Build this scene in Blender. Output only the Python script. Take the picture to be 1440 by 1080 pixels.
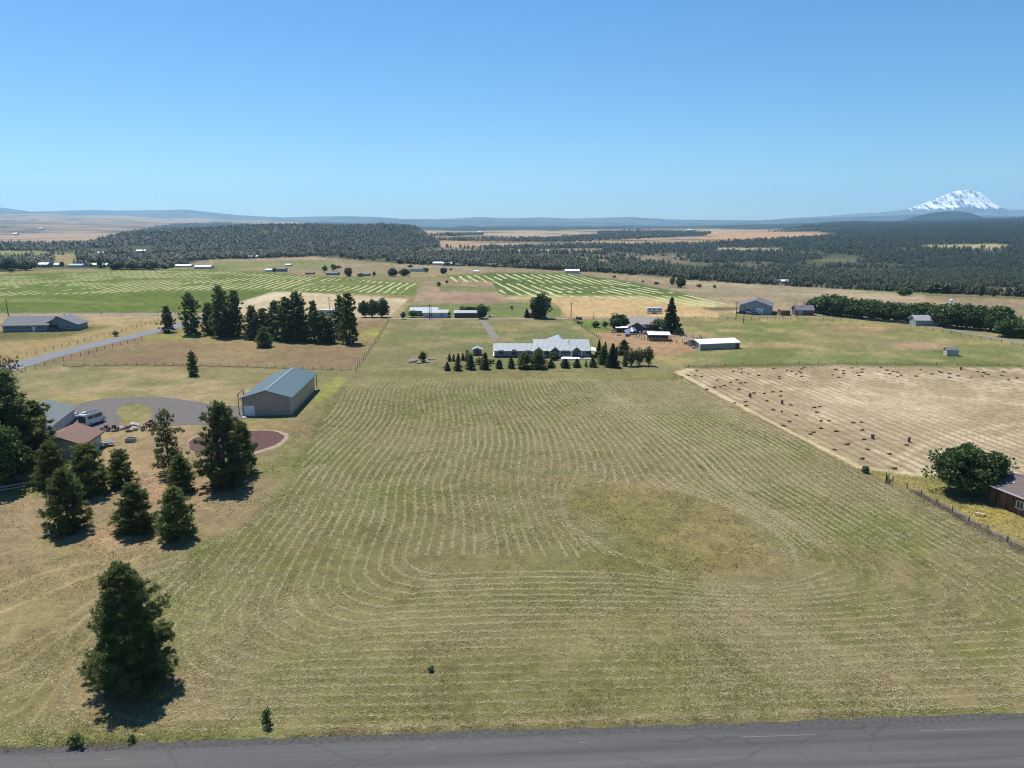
import bpy, math, random
import numpy as np
from math import radians as R

rng = np.random.default_rng(11)
random.seed(11)
for o in list(bpy.data.objects):
    bpy.data.objects.remove(o, do_unlink=True)
S = bpy.context.scene
COL = S.collection

# ------------------------------------------------------------------ camera, sky, sun, exposure
F, H, HOR = 991.0, 42.0, 318.0            # focal length in pixels of a 1440 wide frame, flying height in metres, horizon row
PITCH = math.atan((540.0 - HOR) / F)
cam = bpy.data.objects.new('camera', bpy.data.cameras.new('camera'))
COL.objects.link(cam)
cam.location = (0, 0, H)
cam.rotation_euler = (R(90) - PITCH, 0, 0)
cam.data.sensor_width = 36.0
cam.data.lens = 36.0 * F / 1440.0
cam.data.clip_start = 0.5
cam.data.clip_end = 80000.0
S.camera = cam

SUN_AZ = math.atan2(-0.56, 0.83)          # towards the sun, measured from +Y to +X
SUN_EL = R(63)
w = bpy.data.worlds.new('World'); S.world = w; w.use_nodes = True
nt = w.node_tree
sky = nt.nodes.new('ShaderNodeTexSky'); sky.sky_type = 'NISHITA'; sky.sun_disc = False
sky.sun_elevation = SUN_EL; sky.sun_rotation = SUN_AZ
sky.altitude = 600; sky.air_density = 1.15; sky.dust_density = 0.2; sky.ozone_density = 4.0
hsv = nt.nodes.new('ShaderNodeHueSaturation'); hsv.inputs['Saturation'].default_value = 1.2; hsv.inputs['Hue'].default_value = 0.497
nt.links.new(sky.outputs[0], hsv.inputs['Color']); tint = nt.nodes.new('ShaderNodeMix'); tint.data_type = 'RGBA'; tint.blend_type = 'MULTIPLY'; tint.inputs[0].default_value = 1.0
tint.inputs[7].default_value = (0.78, 0.97, 1.14, 1.0)      # white balance of the camera
nt.links.new(hsv.outputs[0], tint.inputs[6]); nt.links.new(tint.outputs[2], nt.nodes['Background'].inputs[0])
nt.nodes['Background'].inputs[1].default_value = 0.07
sun = bpy.data.objects.new('sun', bpy.data.lights.new('sun', 'SUN')); COL.objects.link(sun)
sun.data.energy = 5.0; sun.data.angle = R(0.5); sun.data.color = (1.0, 0.95, 0.87)
sd = (math.sin(SUN_AZ) * math.cos(SUN_EL), math.cos(SUN_AZ) * math.cos(SUN_EL), math.sin(SUN_EL))
from mathutils import Vector, Matrix
sun.rotation_euler = Vector(sd).to_track_quat('Z', 'Y').to_euler()
sun.location = (-100, 150, 300)
vs = S.view_settings
vs.view_transform = 'Standard'; vs.look = 'None'; vs.exposure = 0.6; vs.gamma = 1.0
vs.use_curve_mapping = False
S.cycles.max_bounces = 6
S.cycles.volume_bounces = 2
S.cycles.transparent_max_bounces = 8
S.cycles.use_denoising = True
S.cycles.denoiser = 'OPENIMAGEDENOISE'
S.cycles.denoising_input_passes = 'RGB_ALBEDO_NORMAL'
S.cycles.denoising_prefilter = 'NONE'
S.cycles.filter_width = 1.1

# ------------------------------------------------------------------ projection helpers (1440x1080 pixels to places on the ground)
def lin(c):
    c = c / 255.0
    return c / 12.92 if c <= 0.04045 else ((c + 0.055) / 1.055) ** 2.4
KALB = 0.53
def alb(r, g, b, k=None):
    k = KALB if k is None else k
    return (lin(r) * k, lin(g) * k, lin(b) * k)

def vnoise(x, y, seed=0):
    xi = np.floor(x).astype(np.int64); yi = np.floor(y).astype(np.int64)
    fx = x - xi; fy = y - yi
    fx = fx * fx * (3 - 2 * fx); fy = fy * fy * (3 - 2 * fy)
    def h(a, b):
        n = (a * 374761393 + b * 668265263 + seed * 974634541) & 0xFFFFFFFF
        n = ((n ^ (n >> 13)) * 1274126177) & 0xFFFFFFFF
        return ((n ^ (n >> 16)) & 0xFFFF) / 65535.0
    a = h(xi, yi); b = h(xi + 1, yi); c = h(xi, yi + 1); d = h(xi + 1, yi + 1)
    return (a + (b - a) * fx) * (1 - fy) + (c + (d - c) * fx) * fy
def fbm(x, y, scale, oct=4, seed=0, gain=0.5):
    x = np.asarray(x, float) / scale; y = np.asarray(y, float) / scale
    t = 0; a = 1.0; n = 0
    for k in range(oct):
        t = t + a * vnoise(x + 17.3 * k, y - 9.1 * k, seed + k); n += a
        a *= gain; x = x * 2.03; y = y * 2.03
    return t / n
def sstep(a, b, x):
    t = np.clip((np.asarray(x, float) - a) / (b - a), 0, 1)
    return t * t * (3 - 2 * t)

TP = np.array([-400, 0, 150, 300, 450, 600, 750, 900, 1050, 1200, 1440, 1900], float)
TD = np.array([430, 700, 1000, 1400, 2000, 3000, 4500, 7000, 10000, 17000], float)
TZ = np.array([
    [0, 0, 0, 0, 2, 10, 50, 125, 215, 215],
    [0, 0, 0, 0, 2, 10, 45, 112, 205, 210],
    [0, 0, 0, 0, 2, 8, 36, 96, 185, 190],
    [0, 0, 0, 0, 2, 6, 26, 70, 140, 150],
    [0, 0, 0, 0, 2, 6, 18, 45, 90, 100],
    [0, 0, 0, -2, 0, 6, 12, 26, 45, 60],
    [0, 0, -6, -8, -3, 5, 13, 26, 45, 60],
    [0, -3, -16, -18, -8, 7, 18, 30, 48, 60],
    [0, -9, -21, -20, -6, 11, 25, 45, 62, 70],
    [0, -13, -24, -18, 0, 20, 45, 80, 92, 100],
    [0, -16, -22, -12, 8, 30, 62, 112, 130, 130],
    [0, -16, -22, -12, 8, 30, 62, 112, 130, 130]], float)
def terr(X, Y):
    X = np.asarray(X, float); Y = np.asarray(Y, float)
    az = np.arctan2(X, Y); r = np.hypot(X, Y)
    azc = np.clip(az, -0.85, 0.85)
    yy = r * np.cos(azc)
    p = 720 + F * np.tan(azc)
    p = np.clip(p, TP[0], TP[-1]); d = np.clip(yy, TD[0], TD[-1])
    i = np.clip(np.searchsorted(TP, p) - 1, 0, len(TP) - 2); j = np.clip(np.searchsorted(TD, d) - 1, 0, len(TD) - 2)
    fp = (p - TP[i]) / (TP[i + 1] - TP[i]); fd = np.log(d / TD[j]) / np.log(TD[j + 1] / TD[j])
    fp = fp * fp * (3 - 2 * fp); fd = 0.5 * fd + 0.5 * fd * fd * (3 - 2 * fd)
    z = (TZ[i, j] * (1 - fp) + TZ[i + 1, j] * fp) * (1 - fd) + (TZ[i, j + 1] * (1 - fp) + TZ[i + 1, j + 1] * fp) * fd
    # wooded ridge
    amp = np.interp(X, [-1700, -1350, -1100, -900, -640, -520, -400, -320, -266, -200, -90], [0, 6, 22, 33, 42, 39, 43, 38, 25, 9, 0])
    z = z + amp * np.exp(-((Y - 2200) / 430.0) ** 2) * (0.85 + 0.3 * fbm(X, Y, 260, 3, 5))
    rough = sstep(800, 2500, r)
    z = z + rough * (fbm(X, Y, 700, 4, 3) - 0.5) * np.clip(0.006 * r, 0, 45)
    return z

def proj(X, Y, Z):
    dz = np.asarray(Z) - H
    c, s = math.cos(PITCH), math.sin(PITCH)
    dep = Y * c - dz * s
    up = Y * s + dz * c
    dep = np.where(dep < 0.5, 0.5, dep)
    return 720 + F * X / dep, 540 - F * up / dep
def ray(px, py):
    a = (px - 720.0) / F; b = (540.0 - py) / F
    c, s = math.cos(PITCH), math.sin(PITCH)
    return np.array([a, c + b * s, -s + b * c])
_T = np.geomspace(30, 16000, 6000)
def G(px, py, z=None):
    """the place on the ground seen at a pixel of the photograph"""
    d = ray(px, py); d = d / d[1]
    if z is not None or d[2] * 400 + H < 0.05 and d[2] < -0.10:
        t = ((z or 0.0) - H) / d[2]
        return Vector((d[0] * t, t, z or 0.0))
    zz = H + d[2] * _T; g = terr(d[0] * _T, _T)
    k = np.argmax(zz < g)
    if k == 0: k = len(_T) - 1
    lo, hi = _T[max(k - 1, 0)], _T[k]
    for _ in range(25):
        m = 0.5 * (lo + hi)
        if H + d[2] * m < terr(d[0] * m, m): hi = m
        else: lo = m
    return Vector((d[0] * hi, hi, float(terr(d[0] * hi, hi))))
def zat(py, Y):
    return H - Y * math.tan(PITCH + math.atan((py - 540.0) / F))
def mpp(P):
    return (P[1] * math.cos(PITCH) - (P[2] - H) * math.sin(PITCH)) / F

# ------------------------------------------------------------------ object helpers
def tag(o, label=None, cat=None, group=None, kind=None):
    if label: o['label'] = label
    if cat: o['category'] = cat
    if group: o['group'] = group
    if kind: o['kind'] = kind
    return o
def thing(name, label, cat, loc=(0, 0, 0), rz=0.0, group=None):
    o = bpy.data.objects.new(name, None); COL.objects.link(o)
    o.location = loc; o.rotation_euler = (0, 0, rz); o.empty_display_size = 0.3
    return tag(o, label, cat, group)
def link(name, me, parent=None):
    o = bpy.data.objects.new(name, me); COL.objects.link(o)
    if parent: o.parent = parent
    return o
def fast_mesh(name, V, Fc, mat, smooth=False, cols=None):
    V = np.asarray(V, np.float32); Fc = np.asarray(Fc, np.int32)
    me = bpy.data.meshes.new(name)
    me.vertices.add(len(V)); me.vertices.foreach_set('co', V.ravel())
    m, k = Fc.shape
    me.loops.add(m * k); me.loops.foreach_set('vertex_index', Fc.ravel())
    me.polygons.add(m)
    me.polygons.foreach_set('loop_start', np.arange(0, m * k, k, dtype=np.int32))
    me.polygons.foreach_set('use_smooth', np.full(m, smooth))
    if cols is not None:
        for nm, c in cols.items():
            if c.ndim == 2:
                a = me.attributes.new(nm, 'FLOAT_COLOR', 'POINT')
                a.data.foreach_set('color', np.concatenate([c, np.ones((len(c), 1))], 1).astype(np.float32).ravel())
            else:
                a = me.attributes.new(nm, 'FLOAT', 'POINT'); a.data.foreach_set('value', c.astype(np.float32))
    me.update(calc_edges=True)
    if mat: me.materials.append(mat)
    return me

class MB:
    def __init__(s): s.v = []; s.f = []
    def poly(s, pts):
        n = len(s.v); s.v += [tuple(p) for p in pts]; s.f.append(tuple(range(n, n + len(pts)))); return s
    def box(s, c, d, rz=0.0, taper=1.0):
        n = len(s.v); cs, sn = math.cos(rz), math.sin(rz)
        for k in (-1, 1):
            t = 1.0 if k < 0 else taper
            for i, j in ((-1, -1), (1, -1), (1, 1), (-1, 1)):
                x, y = i * d[0] / 2 * t, j * d[1] / 2 * t
                s.v.append((c[0] + x * cs - y * sn, c[1] + x * sn + y * cs, c[2] + k * d[2] / 2))
        s.f += [tuple(n + q for q in f) for f in ((3, 2, 1, 0), (4, 5, 6, 7), (0, 1, 5, 4), (1, 2, 6, 5), (2, 3, 7, 6), (3, 0, 4, 7))]
        return s
    def slab(s, pts, up):
        """a polygon given thickness along the vector up"""
        n = len(s.v); m = len(pts)
        s.v += [tuple(p) for p in pts] + [tuple(Vector(p) + Vector(up)) for p in pts]
        s.f.append(tuple(n + q for q in reversed(range(m)))); s.f.append(tuple(n + m + q for q in range(m)))
        for q in range(m):
            r = (q + 1) % m
            s.f.append((n + q, n + r, n + m + r, n + m + q))
        return s
    def tube(s, p0, p1, r0, r1=None, k=6, cap=True):
        r1 = r0 if r1 is None else r1
        p0 = Vector(p0); p1 = Vector(p1); d = (p1 - p0)
        q = d.to_track_quat('Z', 'Y'); n = len(s.v)
        for p, r in ((p0, r0), (p1, r1)):
            for i in range(k):
                a = 2 * math.pi * i / k
                s.v.append(tuple(p + q @ Vector((r * math.cos(a), r * math.sin(a), 0))))
        for i in range(k):
            j = (i + 1) % k
            s.f.append((n + i, n + j, n + k + j, n + k + i))
        if cap:
            s.f.append(tuple(n + i for i in reversed(range(k)))); s.f.append(tuple(n + k + i for i in range(k)))
        return s
    def mesh(s, name, mat, bevel=0):
        me = bpy.data.meshes.new(name); me.from_pydata(s.v, [], s.f); me.update()
        if mat: me.materials.append(mat)
        return me
    def build(s, name, mat, parent=None):
        return link(name, s.mesh(name, mat), parent)

# ------------------------------------------------------------------ materials
def newmat(name):
    m = bpy.data.materials.new(name); m.use_nodes = True
    return m, m.node_tree, m.node_tree.nodes['Principled BSDF']
def mat_plain(name, c, rough=0.8, var=0.25, scale=2.0, metal=0.0, spec=0.3, stretch=(1, 1, 1), randomise=0.0):
    """a colour broken up by two noises in object space"""
    m, t, b = newmat(name); N = t.nodes.new; L = t.links.new
    tc = N('ShaderNodeTexCoord'); mp = N('ShaderNodeMapping'); mp.inputs['Scale'].default_value = stretch
    n = N('ShaderNodeTexNoise'); n.inputs['Scale'].default_value = scale; n.inputs['Detail'].default_value = 6; n.inputs['Roughness'].default_value = 0.65
    L(tc.outputs['Object'], mp.inputs[0]); L(mp.outputs[0], n.inputs[0])
    mr = N('ShaderNodeMapRange'); mr.inputs[1].default_value = 0.3; mr.inputs[2].default_value = 0.7
    mr.inputs[3].default_value = 1 - var; mr.inputs[4].default_value = 1 + var
    L(n.outputs[0], mr.inputs[0])
    v = N('ShaderNodeVectorMath'); v.operation = 'SCALE'; v.inputs[0].default_value = c
    fac = mr.outputs[0]
    if randomise:
        oi = N('ShaderNodeObjectInfo'); m2 = N('ShaderNodeMapRange')
        m2.inputs[3].default_value = 1 - randomise; m2.inputs[4].default_value = 1 + randomise
        L(oi.outputs['Random'], m2.inputs[0])
        mu = N('ShaderNodeMath'); mu.operation = 'MULTIPLY'; L(fac, mu.inputs[0]); L(m2.outputs[0], mu.inputs[1]); fac = mu.outputs[0]
    L(fac, v.inputs['Scale']); L(v.outputs[0], b.inputs['Base Color'])
    b.inputs['Roughness'].default_value = rough; b.inputs['Metallic'].default_value = metal
    b.inputs['Specular IOR Level'].default_value = spec
    return m
def mat_leaf(name, c1, c2, trans=0.3, scale=0.35, rough=0.55):
    """leaves: two greens mixed in clumps, some light passing through"""
    m, t, b = newmat(name); N = t.nodes.new; L = t.links.new
    tc = N('ShaderNodeTexCoord'); oi = N('ShaderNodeObjectInfo')
    n = N('ShaderNodeTexNoise'); n.noise_dimensions = '4D'; n.inputs['Scale'].default_value = scale; n.inputs['Detail'].default_value = 5; n.inputs['Roughness'].default_value = 0.7
    wv = N('ShaderNodeMath'); wv.operation = 'MULTIPLY'; wv.inputs[1].default_value = 60; L(oi.outputs['Random'], wv.inputs[0]); L(wv.outputs[0], n.inputs['W'])
    L(tc.outputs['Object'], n.inputs['Vector'])
    mr = N('ShaderNodeMapRange'); mr.inputs[1].default_value = 0.35; mr.inputs[2].default_value = 0.65
    L(n.outputs[0], mr.inputs[0])
    mx = N('ShaderNodeMix'); mx.data_type = 'RGBA'; mx.inputs[6].default_value = (*c1, 1); mx.inputs[7].default_value = (*c2, 1)
    L(mr.outputs[0], mx.inputs[0])
    hs = N('ShaderNodeHueSaturation'); m2 = N('ShaderNodeMapRange'); m2.inputs[3].default_value = 0.8; m2.inputs[4].default_value = 1.2
    L(oi.outputs['Random'], m2.inputs[0]); L(m2.outputs[0], hs.inputs['Value']); L(mx.outputs[2], hs.inputs['Color'])
    L(hs.outputs[0], b.inputs['Base Color'])
    b.inputs['Roughness'].default_value = rough; b.inputs['Specular IOR Level'].default_value = 0.25
    tr = N('ShaderNodeBsdfTranslucent'); L(hs.outputs[0], tr.inputs[0])
    ms = N('ShaderNodeMixShader'); ms.inputs[0].default_value = trans
    L(b.outputs[0], ms.inputs[1]); L(tr.outputs[0], ms.inputs[2]); L(ms.outputs[0], t.nodes['Material Output'].inputs[0])
    return m
def mat_ribbed(name, c, pitch=0.3, axis=0, rough=0.45, depth=0.35, var=0.12, spec=0.4):
    """ribbed sheet metal or lapped boards: a bump along one axis of the object"""
    m, t, b = newmat(name); N = t.nodes.new; L = t.links.new
    tc = N('ShaderNodeTexCoord'); sp = N('ShaderNodeSeparateXYZ'); L(tc.outputs['Object'], sp.inputs[0])
    mu = N('ShaderNodeMath'); mu.operation = 'MULTIPLY'; mu.inputs[1].default_value = 2 * math.pi / pitch; L(sp.outputs[axis], mu.inputs[0])
    si = N('ShaderNodeMath'); si.operation = 'SINE'; L(mu.outputs[0], si.inputs[0])
    bp = N('ShaderNodeBump'); bp.inputs['Strength'].default_value = depth; bp.inputs['Distance'].default_value = 0.04
    L(si.outputs[0], bp.inputs['Height']); L(bp.outputs[0], b.inputs['Normal'])
    n = N('ShaderNodeTexNoise'); n.inputs['Scale'].default_value = 0.7; n.inputs['Detail'].default_value = 7
    L(tc.outputs['Object'], n.inputs[0])
    mr = N('ShaderNodeMapRange'); mr.inputs[1].default_value = 0.3; mr.inputs[2].default_value = 0.7
    mr.inputs[3].default_value = 1 - var; mr.inputs[4].default_value = 1 + var; L(n.outputs[0], mr.inputs[0])
    v = N('ShaderNodeVectorMath'); v.operation = 'SCALE'; v.inputs[0].default_value = c; L(mr.outputs[0], v.inputs['Scale'])
    L(v.outputs[0], b.inputs['Base Color']); b.inputs['Roughness'].default_value = rough; b.inputs['Specular IOR Level'].default_value = spec
    return m

M = {}
M['pine'] = mat_leaf('pine_needles', (0.094, 0.122, 0.040), (0.155, 0.188, 0.062), 0.42, 0.5)
M['pine_young'] = mat_leaf('young_pine_needles', (0.110, 0.145, 0.042), (0.170, 0.205, 0.060), 0.45, 0.6)
M['spruce'] = mat_leaf('spruce_needles', (0.036, 0.056, 0.028), (0.066, 0.092, 0.044), 0.22, 0.5)
M['bluespruce'] = mat_leaf('blue_spruce_needles', (0.036, 0.060, 0.048), (0.066, 0.098, 0.072), 0.15, 0.6)
M['oak'] = mat_leaf('oak_leaves', (0.056, 0.092, 0.030), (0.096, 0.144, 0.046), 0.25, 0.4)
M['maple'] = mat_leaf('maple_leaves', (0.036, 0.070, 0.020), (0.080, 0.130, 0.034), 0.3, 0.5)
M['paleleaf'] = mat_leaf('pale_leaves', (0.080, 0.110, 0.050), (0.125, 0.155, 0.075), 0.3, 0.6)
M['brightleaf'] = mat_leaf('bright_leaves', (0.090, 0.150, 0.035), (0.150, 0.200, 0.055), 0.35, 0.5)
M['drytree'] = mat_leaf('dry_needles', (0.10, 0.075, 0.050), (0.16, 0.115, 0.075), 0.2, 0.6)
M['forest'] = mat_leaf('forest_needles', (0.024, 0.036, 0.018), (0.046, 0.058, 0.028), 0.2, 0.09)
t_ = M['forest'].node_tree; b_ = t_.nodes['Principled BSDF']
ge_ = t_.nodes.new('ShaderNodeNewGeometry'); mn_ = t_.nodes.new('ShaderNodeVectorMath'); mn_.operation = 'MULTIPLY_ADD'
mn_.inputs[1].default_value = (0.5, 0.5, 0.5); mn_.inputs[2].default_value = (0, 0, 0.55)
t_.links.new(ge_.outputs['Normal'], mn_.inputs[0]); nz_ = t_.nodes.new('ShaderNodeVectorMath'); nz_.operation = 'NORMALIZE'
t_.links.new(mn_.outputs[0], nz_.inputs[0]); t_.links.new(nz_.outputs[0], b_.inputs['Normal'])
M['bark'] = mat_plain('pine_bark', (0.11, 0.075, 0.052), 0.95, 0.35, 5, stretch=(1, 1, 0.25))
M['greybark'] = mat_plain('grey_bark', (0.16, 0.14, 0.12), 0.95, 0.3, 5, stretch=(1, 1, 0.3))
M['glass'] = mat_plain('window_glass', (0.03, 0.035, 0.045), 0.08, 0.2, 1.0, spec=0.6)
M['white'] = mat_plain('white_paint', (0.74, 0.74, 0.73), 0.5, 0.06, 1.5)
M['whitemetal'] = mat_ribbed('white_metal_roof', (0.70, 0.71, 0.72), 0.4, 0, 0.45, 0.2, 0.08)
M['black'] = mat_plain('black_rubber', (0.02, 0.02, 0.02), 0.8, 0.2, 3)
M['steel'] = mat_plain('galvanised_steel', (0.42, 0.43, 0.44), 0.4, 0.15, 2, metal=0.6)
M['post'] = mat_plain('weathered_post', (0.22, 0.19, 0.15), 0.95, 0.3, 4, stretch=(1, 1, 0.2))
M['wire'] = mat_plain('fence_wire', (0.20, 0.19, 0.18), 0.6, 0.2, 3)
M['pole'] = mat_plain('utility_pole_wood', (0.10, 0.075, 0.055), 0.95, 0.25, 3, stretch=(1, 1, 0.1))
M['rock'] = mat_plain('field_rock', (0.24, 0.22, 0.20), 0.95, 0.35, 1.5)
M['concrete'] = mat_plain('concrete', (0.42, 0.41, 0.38), 0.9, 0.12, 0.8)
# ------------------------------------------------------------------ ground: one sheet to the horizon, finer where more is seen of it
def sdf_poly(px, py, pts):
    """distance to a polygon's outline, negative inside"""
    P = np.array(pts, float); n = len(P)
    d = np.full(px.shape, 1e18); ins = np.zeros(px.shape, bool)
    for i in range(n):
        a = P[i]; b = P[(i + 1) % n]
        e = b - a; wx = px - a[0]; wy = py - a[1]
        t = np.clip((wx * e[0] + wy * e[1]) / max(e @ e, 1e-9), 0, 1)
        d = np.minimum(d, (wx - e[0] * t) ** 2 + (wy - e[1] * t) ** 2)
        c = ((a[1] > py) != (b[1] > py)) & (px < (b[0] - a[0]) * (py - a[1]) / ((b[1] - a[1]) or 1e-9) + a[0])
        ins ^= c
    d = np.sqrt(d)
    return np.where(ins, -d, d)

def ground_rings():
    ys = [1110.0]
    while ys[-1] > 344: ys.append(ys[-1] - 1.7)
    r = [H / math.tan(PITCH + math.atan((y - 540) / F)) for y in ys]
    q = r[-1]
    while q < 17000:
        q *= 1.018; r.append(q)
    near = [2, 8, 16, 24, 32, 39]
    return np.array([x for x in near if x < r[0] - 3] + r)
RR = ground_rings()
fine = np.arctan((np.arange(-70, 1511, 1.7) - 720) / F)
step = R(3)
left = np.arange(fine[0] - step, -math.pi, -step)[::-1]
right = np.arange(fine[-1] + step, math.pi, step)
AA = np.concatenate([left, fine, right])
na, nr = len(AA), len(RR)
gx = (RR[:, None] * np.sin(AA)[None, :]).ravel()
gy = (RR[:, None] * np.cos(AA)[None, :]).ravel()
gz = terr(gx, gy)
ii, jj = np.meshgrid(np.arange(nr - 1), np.arange(na), indexing='ij')
j2 = (jj + 1) % na
gf = np.stack([ii * na + jj, ii * na + j2, (ii + 1) * na + j2, (ii + 1) * na + jj], -1).reshape(-1, 4)[:, ::-1]
gpx, gpy = proj(gx, gy, gz)
front = gy > 10
gpx = np.where(front, gpx, 720 + 900 * np.sign(gx)); gpy = np.where(front, gpy, 1200)

C = lambda r, g, b: np.array(alb(r, g, b))
def mixc(a, b, t): return a + (b - a) * np.asarray(t)[:, None]
n_big = fbm(gx, gy, 45, 4, 21)
n_mid = fbm(gx, gy, 9, 4, 31)
n_fin = fbm(gx, gy, 1.6, 3, 41)
n_far = fbm(gx, gy, 320, 5, 51)
# jitter of the outlines, in pixels
jx = (fbm(gx, gy, 5, 3, 61) - 0.5); jy = (fbm(gx, gy, 5, 3, 71) - 0.5)
def mask(pts, soft=2.0, jit=3.0):
    d = sdf_poly(gpx + jx * jit * 2, gpy + jy * jit, pts)
    return 1 - sstep(-soft, soft, d)
def blob(x, y, rx, ry):
    return np.exp(-(((gpx - x) / rx) ** 2 + ((gpy - y) / ry) ** 2))
col = mixc(np.tile(C(146, 136, 98), (len(gx), 1)), C(172, 154, 114), sstep(0.38, 0.62, n_big))
col = mixc(col, C(124, 124, 80), 0.7 * sstep(0.52, 0.68, n_mid))
def paint(pts, c, soft=2.0, jit=3.0, var=None, amt=1.0, lo=0.4, hi=0.62, n=None, var2=None):
    global col
    m = mask(pts, soft, jit) * amt
    base = np.tile(C(*c), (len(gx), 1))
    if var is not None: base = mixc(base, C(*var), sstep(lo, hi, n_big if n is None else n))
    if var2 is not None: base = mixc(base, C(*var2), sstep(0.5, 0.68, n_mid))
    col = col + (base - col) * m[:, None]
    return m
def dab(x, y, rx, ry, c, amt=0.7):
    global col
    m = np.clip(blob(x, y, rx, ry) * amt * (0.45 + 1.1 * n_mid), 0, 1)
    col = mixc(col, C(*c), m)

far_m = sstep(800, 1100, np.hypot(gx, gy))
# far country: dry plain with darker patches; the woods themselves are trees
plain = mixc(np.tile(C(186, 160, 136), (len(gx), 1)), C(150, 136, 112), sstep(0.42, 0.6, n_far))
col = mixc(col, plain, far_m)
FOREST_FLOOR = (98, 98, 74)
# --- far bands
paint([(-80, 377), (180, 378), (235, 378), (290, 366), (440, 361), (560, 371), (720, 377), (860, 384), (950, 393), (1100, 402), (1270, 411), (1500, 421), (1500, 324), (1250, 322), (1130, 322), (1050, 330), (980, 342), (850, 343), (620, 349), (600, 331), (560, 318), (240, 318), (120, 342), (-80, 345)], (98, 98, 74), 1.5, 1, (82, 88, 64), n=n_far)
paint([(560, 351), (850, 349), (850, 354), (560, 356)], (186, 166, 122), 1.0, 1, amt=0.9)
paint([(585, 336), (720, 332), (850, 337), (1000, 334), (1140, 327), (1160, 331), (1060, 337), (990, 343), (850, 341), (700, 344), (600, 345)], (196, 160, 122), 1.0, 1, (176, 150, 116))
paint([(600, 326), (1010, 322), (1040, 326), (900, 333), (720, 334), (600, 337)], (190, 166, 136), 1.0, 1)
paint([(980, 327), (1150, 326), (1170, 329), (1080, 336), (985, 338)], (198, 158, 118), 1.0, 1)
paint([(1290, 345), (1400, 343), (1430, 346), (1400, 352), (1300, 349)], (180, 168, 120), 1.5, 1)
paint([(1010, 348), (1100, 349), (1100, 353), (1010, 352)], (176, 158, 120), 1.5, 1)
dab(880, 365, 90, 7, (160, 142, 116), 0.9); dab(1380, 409, 70, 5, (176, 146, 124), 1.0); dab(1060, 377, 30, 3, (150, 138, 108), 0.6); dab(1180, 366, 40, 3, (140, 132, 98), 0.6)
paint([(1150, 321), (1500, 321), (1500, 306), (1150, 308)], (60, 74, 66), 1.5, 1)
paint([(540, 322.5), (640, 324.5), (800, 323), (1010, 321.5), (1060, 323), (1150, 320), (1500, 320), (1500, 300), (380, 300), (430, 314)], (58, 72, 64), 1.2, 0.6, (72, 82, 70), n=n_far)
paint([(-80, 346), (70, 352), (70, 360), (-80, 362)], (140, 146, 92), 1.0, 1)
paint([(70, 356), (110, 356), (110, 373), (70, 373)], (170, 156, 110), 1.5, 1, amt=0.8)
for k in range(26):      # scrub and hedges on the far plain
    x = random.uniform(-40, 420); y = random.uniform(303, 330)
    dab(x, y, random.uniform(8, 40), random.uniform(0.6, 1.4), (84, 92, 84), 0.9)
dab(35, 326, 35, 2.0, (90, 100, 96), 1.0); dab(170, 318, 60, 2, (150, 128, 116), 0.8)
for k in range(40):
    x = random.uniform(600, 1000); y = random.uniform(323, 345)
    dab(x, y, random.uniform(10, 50), random.uniform(0.5, 1.0), (70, 82, 70), 0.9)
for k in range(30):
    x = random.uniform(1150, 1480); y = random.uniform(308, 330)
    dab(x, y, random.uniform(10, 60), random.uniform(0.5, 1.2), (58, 70, 66), 0.8)

# --- the farms, from far to near
paint([(290, 366), (560, 371), (720, 377), (860, 384), (1100, 403), (1300, 413), (1500, 423), (1500, 452), (1140, 430), (1000, 432), (900, 400), (640, 384), (450, 384), (330, 378), (230, 380)], (176, 156, 124), 1.5, 2, (156, 140, 112), var2=(146, 134, 104))
paint([(1200, 406), (1330, 412), (1330, 415), (1200, 411)], (132, 146, 76), 1.5, 2, amt=0.8)
paint([(1290, 413), (1500, 421), (1500, 424), (1300, 416)], (100, 104, 66), 1.0, 1, amt=0.8)
paint([(960, 396), (1110, 402), (1300, 416), (1300, 424), (1100, 418), (980, 412)], (182, 164, 134), 3, 3, (160, 146, 118))
# left alfalfa
LEFTF = [(-80, 388), (180, 379), (300, 378), (330, 380), (450, 388), (600, 398), (614, 407), (605, 416), (420, 411), (330, 440), (-80, 443)]
paint(LEFTF, (114, 128, 64), 1.2, 2, (134, 138, 84), var2=(108, 122, 58))
paint([(-80, 440), (-80, 419), (60, 416), (240, 408), (420, 410), (330, 441)], (102, 120, 54), 3.0, 3, (116, 128, 62), var2=(96, 114, 50))
paint([(-80, 421), (60, 420), (200, 427), (200, 429), (60, 424), (-80, 426)], (140, 146, 84), 2, 2, amt=0.7)
paint([(300, 367), (470, 369), (470, 380), (330, 377), (300, 376)], (128, 140, 80), 2, 2, amt=0.6)
dab(300, 376, 40, 3, (112, 132, 70), 0.9); dab(420, 368, 40, 2, (112, 130, 70), 0.8)
# bare pale rectangle behind the pines
paint([(385, 411), (420, 411), (576, 420), (545, 447), (540, 447), (300, 447), (290, 440)], (206, 188, 152), 0.8, 1, (196, 176, 142))
paint([(385, 410), (424, 410), (300, 442), (280, 442)], (222, 208, 176), 1.5, 1, amt=0.7)
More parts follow.
